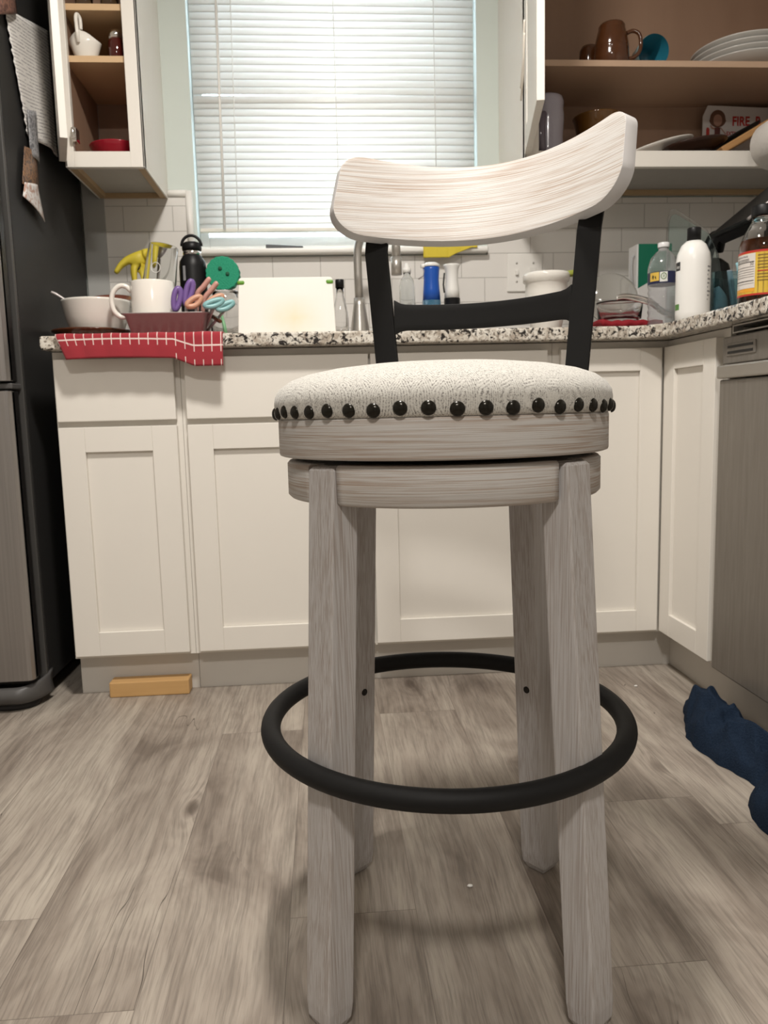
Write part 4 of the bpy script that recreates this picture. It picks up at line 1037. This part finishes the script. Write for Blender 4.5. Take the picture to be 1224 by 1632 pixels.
for lab, pts, rs, m_ in (('grey plastic scoop standing at the left of the tinted bin', [(1.036, 1.99, CT+.006), (1.038, 1.99, .95), (1.040, 1.992, .99), (1.030, 1.995, 1.02)], [.016, .020, .017, .006], gs),
                         ('pale grey spatula handle leaning in the middle of the tinted bin', [(1.082, 1.985, CT+.006), (1.074, 1.987, .97), (1.062, 1.992, 1.062)], [.007, .008, .007], gs),
                         ('light blue measuring cup at the right of the tinted bin', [(1.112, 1.99, CT+.006), (1.115, 1.995, .98), (1.108, 2.01, 1.062), (1.095, 2.02, 1.085)], [.012, .020, .016, .003], lbp)):
    bm = BM(); tube(bm, pts, rs, 14, flat=.7); tag(obj('scoop', bm, m_, None, pts[0]), lab, 'utensil')
# black things behind the vinegar
bm = BM()
tray = [(-.12, 0), (.12, 0), (.12, .012), (.108, .014), (.100, .045), (-.100, .045), (-.108, .014), (-.12, .012)]
rotm = Matrix.Rotation(radians(-38), 3, 'Y')
def trf(y): return lambda x, z: Vector((1.192, y, 1.262))+rotm @ Vector((x, 0, -z))
prism(bm, tray, trf(1.98), trf(2.18))
bt = thing('roasting_tray', 'black roasting tray with a pale rim, tilted up behind the vinegar bottle', 'tray', (1.20, 2.16, CT))
obj('tray', bm, M['black_plastic'], bt, bevel=.003)
bm = BM(); p0, p1 = trf(1.977)(-.121, .003), trf(1.977)(.121, .003); tube(bm, [p0, p1], .004, 8); obj('rim', bm, M['dark_steel'], bt)
bm = BM(); tube(bm, [(1.27, 2.09, CT+.012), (1.25, 2.09, 1.10), (1.215, 2.09, 1.212)], .018, 14); obj('support', bm, M['black_plastic'], bt)
kt = thing('kettle', 'glossy black kettle with a bulging handle, behind the tinted bin', 'kettle', (1.178, 2.32, CT))
bm = BM(); lathe(bm, [(0, 0), (.060, 0), (.066, .008), (.070, .07), (.066, .16), (.050, .215), (.030, .232), (0, .236)], (1.178, 2.32, CT), 36); obj('body', bm, M['black_plastic'], kt)
bm = BM(); tube(bm, [(1.135, 2.268, 1.10), (1.128, 2.25, 1.14), (1.135, 2.245, 1.175), (1.150, 2.245, 1.200), (1.172, 2.255, 1.196), (1.180, 2.275, 1.165)], [.014, .017, .018, .018, .015, .012], 14); obj('handle', bm, M['black_plastic'], kt)
# cider vinegar bottle, near on the right
vb = thing('vinegar_bottle', 'brown vinegar bottle with a yellow and red nutrition label, near right counter edge', 'bottle', (.965, 1.672, CT)); c_ = (.965, 1.672, CT); VR = .0475
bm = BM(); lathe(bm, [(0, 0), (.044, 0), (VR, .006), (VR, .118), (.0470, .140), (.040, .160), (.030, .178), (.0235, .190), (.0225, .200), (.0205, .200), (.0215, .189), (.038, .160), (.0455, .138), (.0460, .008), (0, .006)], c_, 56); obj('body', bm, M['glass'], vb)
bm = BM(); lathe(bm, [(0, .0062), (.0458, .0082), (.0458, .137), (.0435, .150), (0, .150)], c_, 48); obj('vinegar', bm, plain('amber_vinegar', (.20, .05, .008), .05, trans=.85, ior=1.33), vb)
bm = BM(); lathe(bm, [(0, .2005), (.0245, .2005), (.0248, .203), (.0248, .221), (.0235, .223), (0, .223)], c_, 36); obj('cap', bm, M['black_plastic'], vb)
A2 = -pi/2-.52
def vp(nm, a0, a1, z0, z1, mat, par, r=.0002): 
    bm = BM(); patch(bm, c_, VR+r, A2+a0, A2+a1, CT+z0, CT+z1, 16); return obj(nm, bm, mat, par)
yl = plain('yellow_label', (.62, .42, .05), .4); rd = plain('red_label', (.45, .03, .02), .4); wt = plain('white_label', (.62, .58, .54), .4); bk_ = plain('black_ink', (.015, .012, .012), .5); orl = plain('orange_label', (.70, .32, .03), .4)
la = vp('label', -1.5, 1.9, .030, .124, yl, vb)
vp('label_band', -1.5, 1.9, .1195, .124, rd, la, .0004); vp('label_band', -1.5, 1.9, .030, .034, rd, la, .0004)
vp('nutrition_panel', -1.42, -.28, .046, .1185, wt, la, .0004); vp('orange_band', -1.42, -.28, .038, .0455, orl, la, .0004)
obj('lettering', text_mesh('Nutrition Facts', .0062, wrap(c_, VR+.0007, A2-1.36, CT+.1115), .93), bk_, la)
obj('lettering', text_mesh('30', .0085, wrap(c_, VR+.0007, A2-.52, CT+.0935)), bk_, la)
for z in (.1065, .1035): vp('rule_line', -1.38, -.55, z, z+.0011, bk_, la, .0007)
for z, hgt in ((.1000, .0016), (.0900, .0009), (.0845, .0007), (.0795, .0007), (.0745, .0007), (.0695, .0007), (.0605, .0016), (.0555, .0006)): vp('rule_line', -1.40, -.32, z, z+hgt, bk_, la, .0007)
for k in range(9):
    z = .112-.0066*k; vp('print_line', -.18, .35+.2*((k*5) % 3), z, z+.0022, rd if k == 5 else plain('brown_ink', (.22, .13, .02), .5), la, .0007)

# paper towel roll on a bracket from the right wall
pt = thing('paper_towel', 'white paper towel roll seen end-on at the right edge', 'paper towel', (1.30, 2.02, 1.44)); c_ = Vector((1.297, 2.0, 1.442))
bm = BM(); rx = Matrix.Rotation(-pi/2, 3, 'X')
lathe(bm, [(.020, 0), (.058, 0), (.0655, .004), (.067, .010), (.067, .215), (.064, .22), (.020, .22), (.020, 0)], c_, 48, tilt=rx); pm = NT('quilted_paper'); qn = pm.noise(pm.obj(), 120, 2); obj('roll', bm, pm.pbr(pm.mix(qn, (.72, .68, .64), (.80, .77, .73)), .95, normal=pm.bump(qn, .5, .002)), pt)
bm = BM(); tube(bm, [c_+Vector((0, .002, 0)), c_+Vector((0, .235, 0)), Vector((1.38, 2.235, 1.442)), Vector((XW, 2.235, 1.442))], .007, 10); obj('holder', bm, M['dark_steel'], pt)

# ------------------------------------------------------------------ inside the left wall cabinet
SH = 1.7012
gvb = thing('gravy_boat', 'small white gravy boat with a tall handle, left wall cabinet', 'gravy boat', (-.628, 2.325, SH)); c_ = (-.622, 2.325, SH)
bm = BM(); lathe(bm, [(0, 0), (.026, 0), (.027, .004), (.034, .018), (.041, .040), (.0425, .058), (.041, .058), (.036, .036), (.024, .010), (0, .008)], c_, 36, 1.0, .72)
for v in bm.verts:
    if v.co.z > SH+.05: v.co.z += .010*cos((v.co.x-c_[0])/.0425*pi*.9)*1.0-.004+(.006 if v.co.x < c_[0] else 0)
obj('body', bm, M['cream'], gvb)
bm = BM(); tube(bm, [(-.633, 2.296, SH+.036), (-.631, 2.286, SH+.052), (-.632, 2.287, SH+.075), (-.634, 2.292, SH+.098), (-.632, 2.30, SH+.108), (-.627, 2.306, SH+.098), (-.626, 2.304, SH+.070)], [.0045, .005, .005, .005, .0055, .005, .0045], 10); obj('handle', bm, M['cream'], gvb)
sj = thing('jam_jar', 'small dark red jar with a silver lid, left wall cabinet', 'jar', (-.540, 2.33, SH)); c_ = (-.540, 2.33, SH)
bm = BM(); lathe(bm, [(0, 0), (.020, 0), (.022, .004), (.022, .050), (.018, .058), (0, .058)], c_, 32); obj('body', bm, plain('dark_red_jam', (.06, .008, .006), .08, coat=.5), sj)
bm = BM(); lathe(bm, [(0, .0582), (.0185, .0582), (.0190, .070), (.016, .078), (.008, .084), (0, .085)], c_, 28); obj('lid', bm, M['chrome'], sj)
lathe_thing('bowl', 'red bowl barely showing in the bottom of the left wall cabinet', 'bowl', (-.578, 2.43, UZ+.0345), [(0, 0), (.038, 0), (.045, .006), (.070, .050), (.079, .064), (.0795, .066), (.075, .065), (.042, .009), (0, .007)], plain('red_glaze', (.34, .015, .03), .2))
for x, l_ in ((-.625, 'small clear glass on the top shelf of the left wall cabinet, left of the pair'), (-.556, 'small clear glass on the top shelf of the left wall cabinet, right of the pair')):
    lathe_thing('small_glass', l_, 'glass', (x, 2.35, 1.8332), [(0, 0), (.022, 0), (.025, .05), (.0235, .05), (.0205, .005), (0, .004)], M['glass'], 28, 'small glasses on the top shelf')

# ------------------------------------------------------------------ inside the right wall cabinet
SR = 1.7008
M['brown'] = plain('brown_stoneware', (.080, .028, .010), .14, var=.2, coat=.3)
bmug = thing('mug', 'glossy brown stoneware mug on the shelf of the right wall cabinet', 'mug', (.872, 2.345, SR)); c_ = (.872, 2.345, SR)
bm = BM(); lathe(bm, [(0, 0), (.046, 0), (.0500, .004), (.0505, .030), (.0490, .046), (.0498, .049), (.0485, .052), (.0492, .055), (.046, .075), (.040, .100), (.038, .104), (.038, .112), (.0345, .118), (.028, .119), (0, .119)], c_, 52); obj('body', bm, M['brown'], bmug)
bm = BM(); tube(bm, [(.912, 2.33, SR+.090), (.928, 2.325, SR+.094), (.944, 2.32, SR+.084), (.950, 2.32, SR+.060), (.946, 2.32, SR+.036), (.932, 2.325, SR+.022), (.916, 2.33, SR+.020)], .0055, 12); obj('handle', bm, M['brown'], bmug)
lathe_thing('cup', 'small dark brown cup half hidden behind the brown mug', 'cup', (.835, 2.432, SR), [(0, 0), (.024, 0), (.028, .01), (.030, .060), (.028, .085), (.022, .096), (0, .098)], M['brown'], 28)
tc = thing('cup', 'teal cup lying on its side beside the brown mug', 'cup', (.998, 2.36, SR)); c_ = Vector((.998, 2.343, SR+.0468))
bm = BM(); lathe(bm, [(.046, 0), (.0445, .004), (.030, .088), (0, .090)], c_, 44, tilt=Matrix.Rotation(-pi/2-.09, 3, 'X') if False else Matrix.Rotation(-pi/2+.17, 3, 'X')); 
obj('interior', bm, plain('teal_glaze', (.02, .16, .23), .3), tc, solid=.0)
bm = BM(); lathe(bm, [(.0462, -.0005), (.0468, .003), (.032, .092), (0, .0935)], c_, 44, tilt=Matrix.Rotation(-pi/2+.17, 3, 'X')); obj('outside', bm, plain('pale_teal', (.30, .46, .48), .3), tc)
plate_prof = [(0, 0), (.070, 0), (.074, .004), (.105, .010), (.150, .030), (.1525, .033), (.150, .034), (.104, .015), (.072, .008), (0, .007)]
names = ['white dinner plate, topmost of the stack on the right shelf', 'white dinner plate, second from the top of the right shelf stack', 'white dinner plate, third from the top of the right shelf stack', 'white dinner plate, lowest of the stack on the right shelf']
p0 = None
for i in range(4):
    loc = (1.322, 2.44, SR+.004+.0165*i)
    if p0 is None:
        p0 = lathe_thing('dinner_plate', names[3], 'plate', loc, plate_prof, plain('grey_white_glaze', (.60, .585, .555), .2, var=.02), 64, 'white dinner plates stacked on the shelf')
    else:
        o = p0.copy(); C.objects.link(o); o.location = loc; o['label'] = names[3-i]; o.name = 'dinner_plate'
BF = UZ+.0345
pi_ = thing('pitcher', 'pale lavender glazed pitcher in the left corner of the right wall cabinet', 'pitcher', (.690, 2.37, BF)); c_ = (.690, 2.37, BF)
lav = plain('lavender_glaze', (.36, .335, .38), .16, var=.04, coat=.3)
bm = BM(); lathe(bm, [(0, 0), (.040, 0), (.045, .005), (.046, .04), (.044, .075), (.0470, .115), (.0475, .135), (.045, .150), (.0465, .170), (.0440, .184), (.036, .190), (0, .190)], c_, 48); obj('body', bm, lav, pi_)
bm = BM(); tube(bm, [(.668, 2.330, BF+.118), (.663, 2.318, BF+.122), (.654, 2.308, BF+.110), (.650, 2.303, BF+.080), (.650, 2.303, BF+.050), (.656, 2.310, BF+.022), (.664, 2.322, BF+.014)], [.008, .011, .013, .0135, .0135, .012, .008], 14); obj('handle', bm, plain('dark_lavender_glaze', (.12, .10, .125), .14, coat=.3), pi_)
lathe_thing('glass_bowl', 'amber brown glass bowl behind the stool back, right wall cabinet', 'bowl', (.872, 2.46, BF), [(0, 0), (.035, 0), (.042, .02), (.058, .10), (.072, .160), (.075, .164), (.071, .166), (.054, .102), (.036, .016), (0, .012)], plain('amber_glass', (.16, .07, .015), .1, trans=.3, coat=.3), 44)
def tilt_plate(name, label, c, r, ang, mat, yaw=0.0, cat='plate', sy=.8):
    m = Matrix.Rotation(yaw, 3, 'Z') @ Matrix.Rotation(ang, 3, 'Y')
    bm = BM(); lathe(bm, [(0, 0), (r*.62, 0), (r*.9, .012), (r, .018), (r, .021), (r*.88, .016), (r*.6, .005), (0, .005)], c, 56, 1.0, sy, tilt=m)
    tag(obj(name, bm, mat, None, c), label, cat)
tilt_plate('platter', 'white platter tilted up on its edge at the left of the cabinet floor', (1.062, 2.45, 1.492), .115, radians(-14), M['ceramic'])
tilt_plate('platter', 'white platter lying flatter beneath the tilted white one', (1.035, 2.44, 1.446), .100, radians(-7), M['ceramic'])
tilt_plate('oval_dish', 'dark brown oval dish lying in front of the fire safety sign', (1.140, 2.36, 1.474), .096, radians(-7), plain('very_dark_wood', (.035, .015, .010), .35), cat='dish')
# fire safety sign standing at the back
sg = thing('sign', 'white fire safety sign with red lettering at the back of the cabinet', 'sign', (1.36, 2.55, BF))
bm = BM(); prism(bm, [(1.252, BF), (1.4935, BF), (1.4935, 1.667), (1.268, 1.675), (1.252, 1.642)], lambda x, z: (x, 2.545, z), lambda x, z: (x, 2.548, z)); obj('board', bm, plain('sign_white', (.62, .58, .56), .5, var=.02), sg)
redp = plain('sign_red', (.45, .025, .02), .5)
def onsign(x0, z0): return lambda x, y: (x0+x, 2.5442, z0+y)
obj('lettering', text_mesh('FIRE  B', .040, onsign(1.350, 1.613), .82, .0012), redp, sg)
obj('lettering', text_mesh('EXTINGUISHER', .0165, onsign(1.332, 1.583), .82, .0004), redp, sg)
gfig = obj('girl_picture', None or (lambda b: (flatpoly(b, [(.0, .0), (.034, .0), (.027, .028), (.027, .052), (.008, .052), (.008, .028)], lambda x, y: (1.284+x, 2.5443, 1.555+y)), b)[1])(BM()), plain('print_maroon', (.11, .025, .02), .5), sg)
bm = BM()
flatpoly(bm, [(.0175+.026*cos(a)*(1+.12*(sin(a) < 0)), .079+.027*sin(a)) for a in [2*pi*k/24 for k in range(24)]], lambda x, y: (1.284+x, 2.5441, 1.555+y)); obj('hair', bm, plain('print_brown', (.13, .055, .03), .5), gfig)
bm = BM()
flatpoly(bm, [(.0175+.015*cos(2*pi*k/20), .074+.018*sin(2*pi*k/20)) for k in range(20)], lambda x, y: (1.284+x, 2.5436, 1.555+y))
for a in ([(.008, .045), (-.003, .048), (-.008, .058), (-.005, .060), (.001, .053), (.008, .051)], [(.027, .050), (.044, .030), (.047, .032), (.028, .053)], [(.010, 0), (.014, 0), (.014, -.022), (.011, -.022)], [(.021, 0), (.025, 0), (.025, -.022), (.022, -.022)]):
    flatpoly(bm, a, lambda x, y: (1.284+x, 2.5438, 1.555+y))
obj('skin', bm, plain('print_skin', (.40, .22, .16), .5), gfig)
bm = BM(); flatpoly(bm, [(-.020, .022), (-.009, .022), (-.009, .047), (-.013, .052), (-.018, .052), (-.020, .047)], lambda x, y: (1.284+x, 2.5443, 1.555+y)); obj('extinguisher_picture', bm, redp, sg)
bm = BM()
for x in (.007, .020): flatpoly(bm, [(x, -.028), (x+.010, -.028), (x+.007, -.021), (x+.003, -.021)], lambda x, y: (1.284+x, 2.5437, 1.555+y))
obj('shoes', bm, plain('print_dark', (.05, .03, .04), .5), gfig)
# wooden board and dark pan leaning in front of the sign
bm = BM(); m = Matrix.Rotation(radians(-29), 3, 'Y'); c_ = Vector((1.255, 2.34, 1.492))
for v in box(bm, -.075, .10, -.05, .06, -.010, .010): v.co = c_+m @ v.co
tag(obj('serving_board', bm, M['board_wood'], None, (1.255, 2.34, 1.46), bevel=.004), 'brown wooden serving board tilted across the front of the sign', 'board')
tilt_plate('frying_pan', 'black pan tilted behind the wooden serving board', (1.318, 2.47, 1.535), .095, radians(-27), M['black_plastic'], cat='pan')
tilt_plate('platter', 'grey white platter under the wooden serving board, right end', (1.33, 2.38, 1.443), .09, radians(-2), M['ceramic'])

# crumbs on the floor
for loc, lab in (((.776, 1.86, 0), 'tiny white crumb on the floor near the corner cabinet'), ((.195, 1.075, 0), 'tiny white crumb on the floor between the stool legs')):
    bm = BM(); blob(bm, (loc[0], loc[1], .0022), .0045, .003, .0021, n=5)
    for v in bm.verts: v.co += Vector((mn.noise(v.co*900), mn.noise(v.co*700), 0))*.0008
    tag(obj('crumb', bm, M['white_plastic'], None, loc), lab, 'crumb')
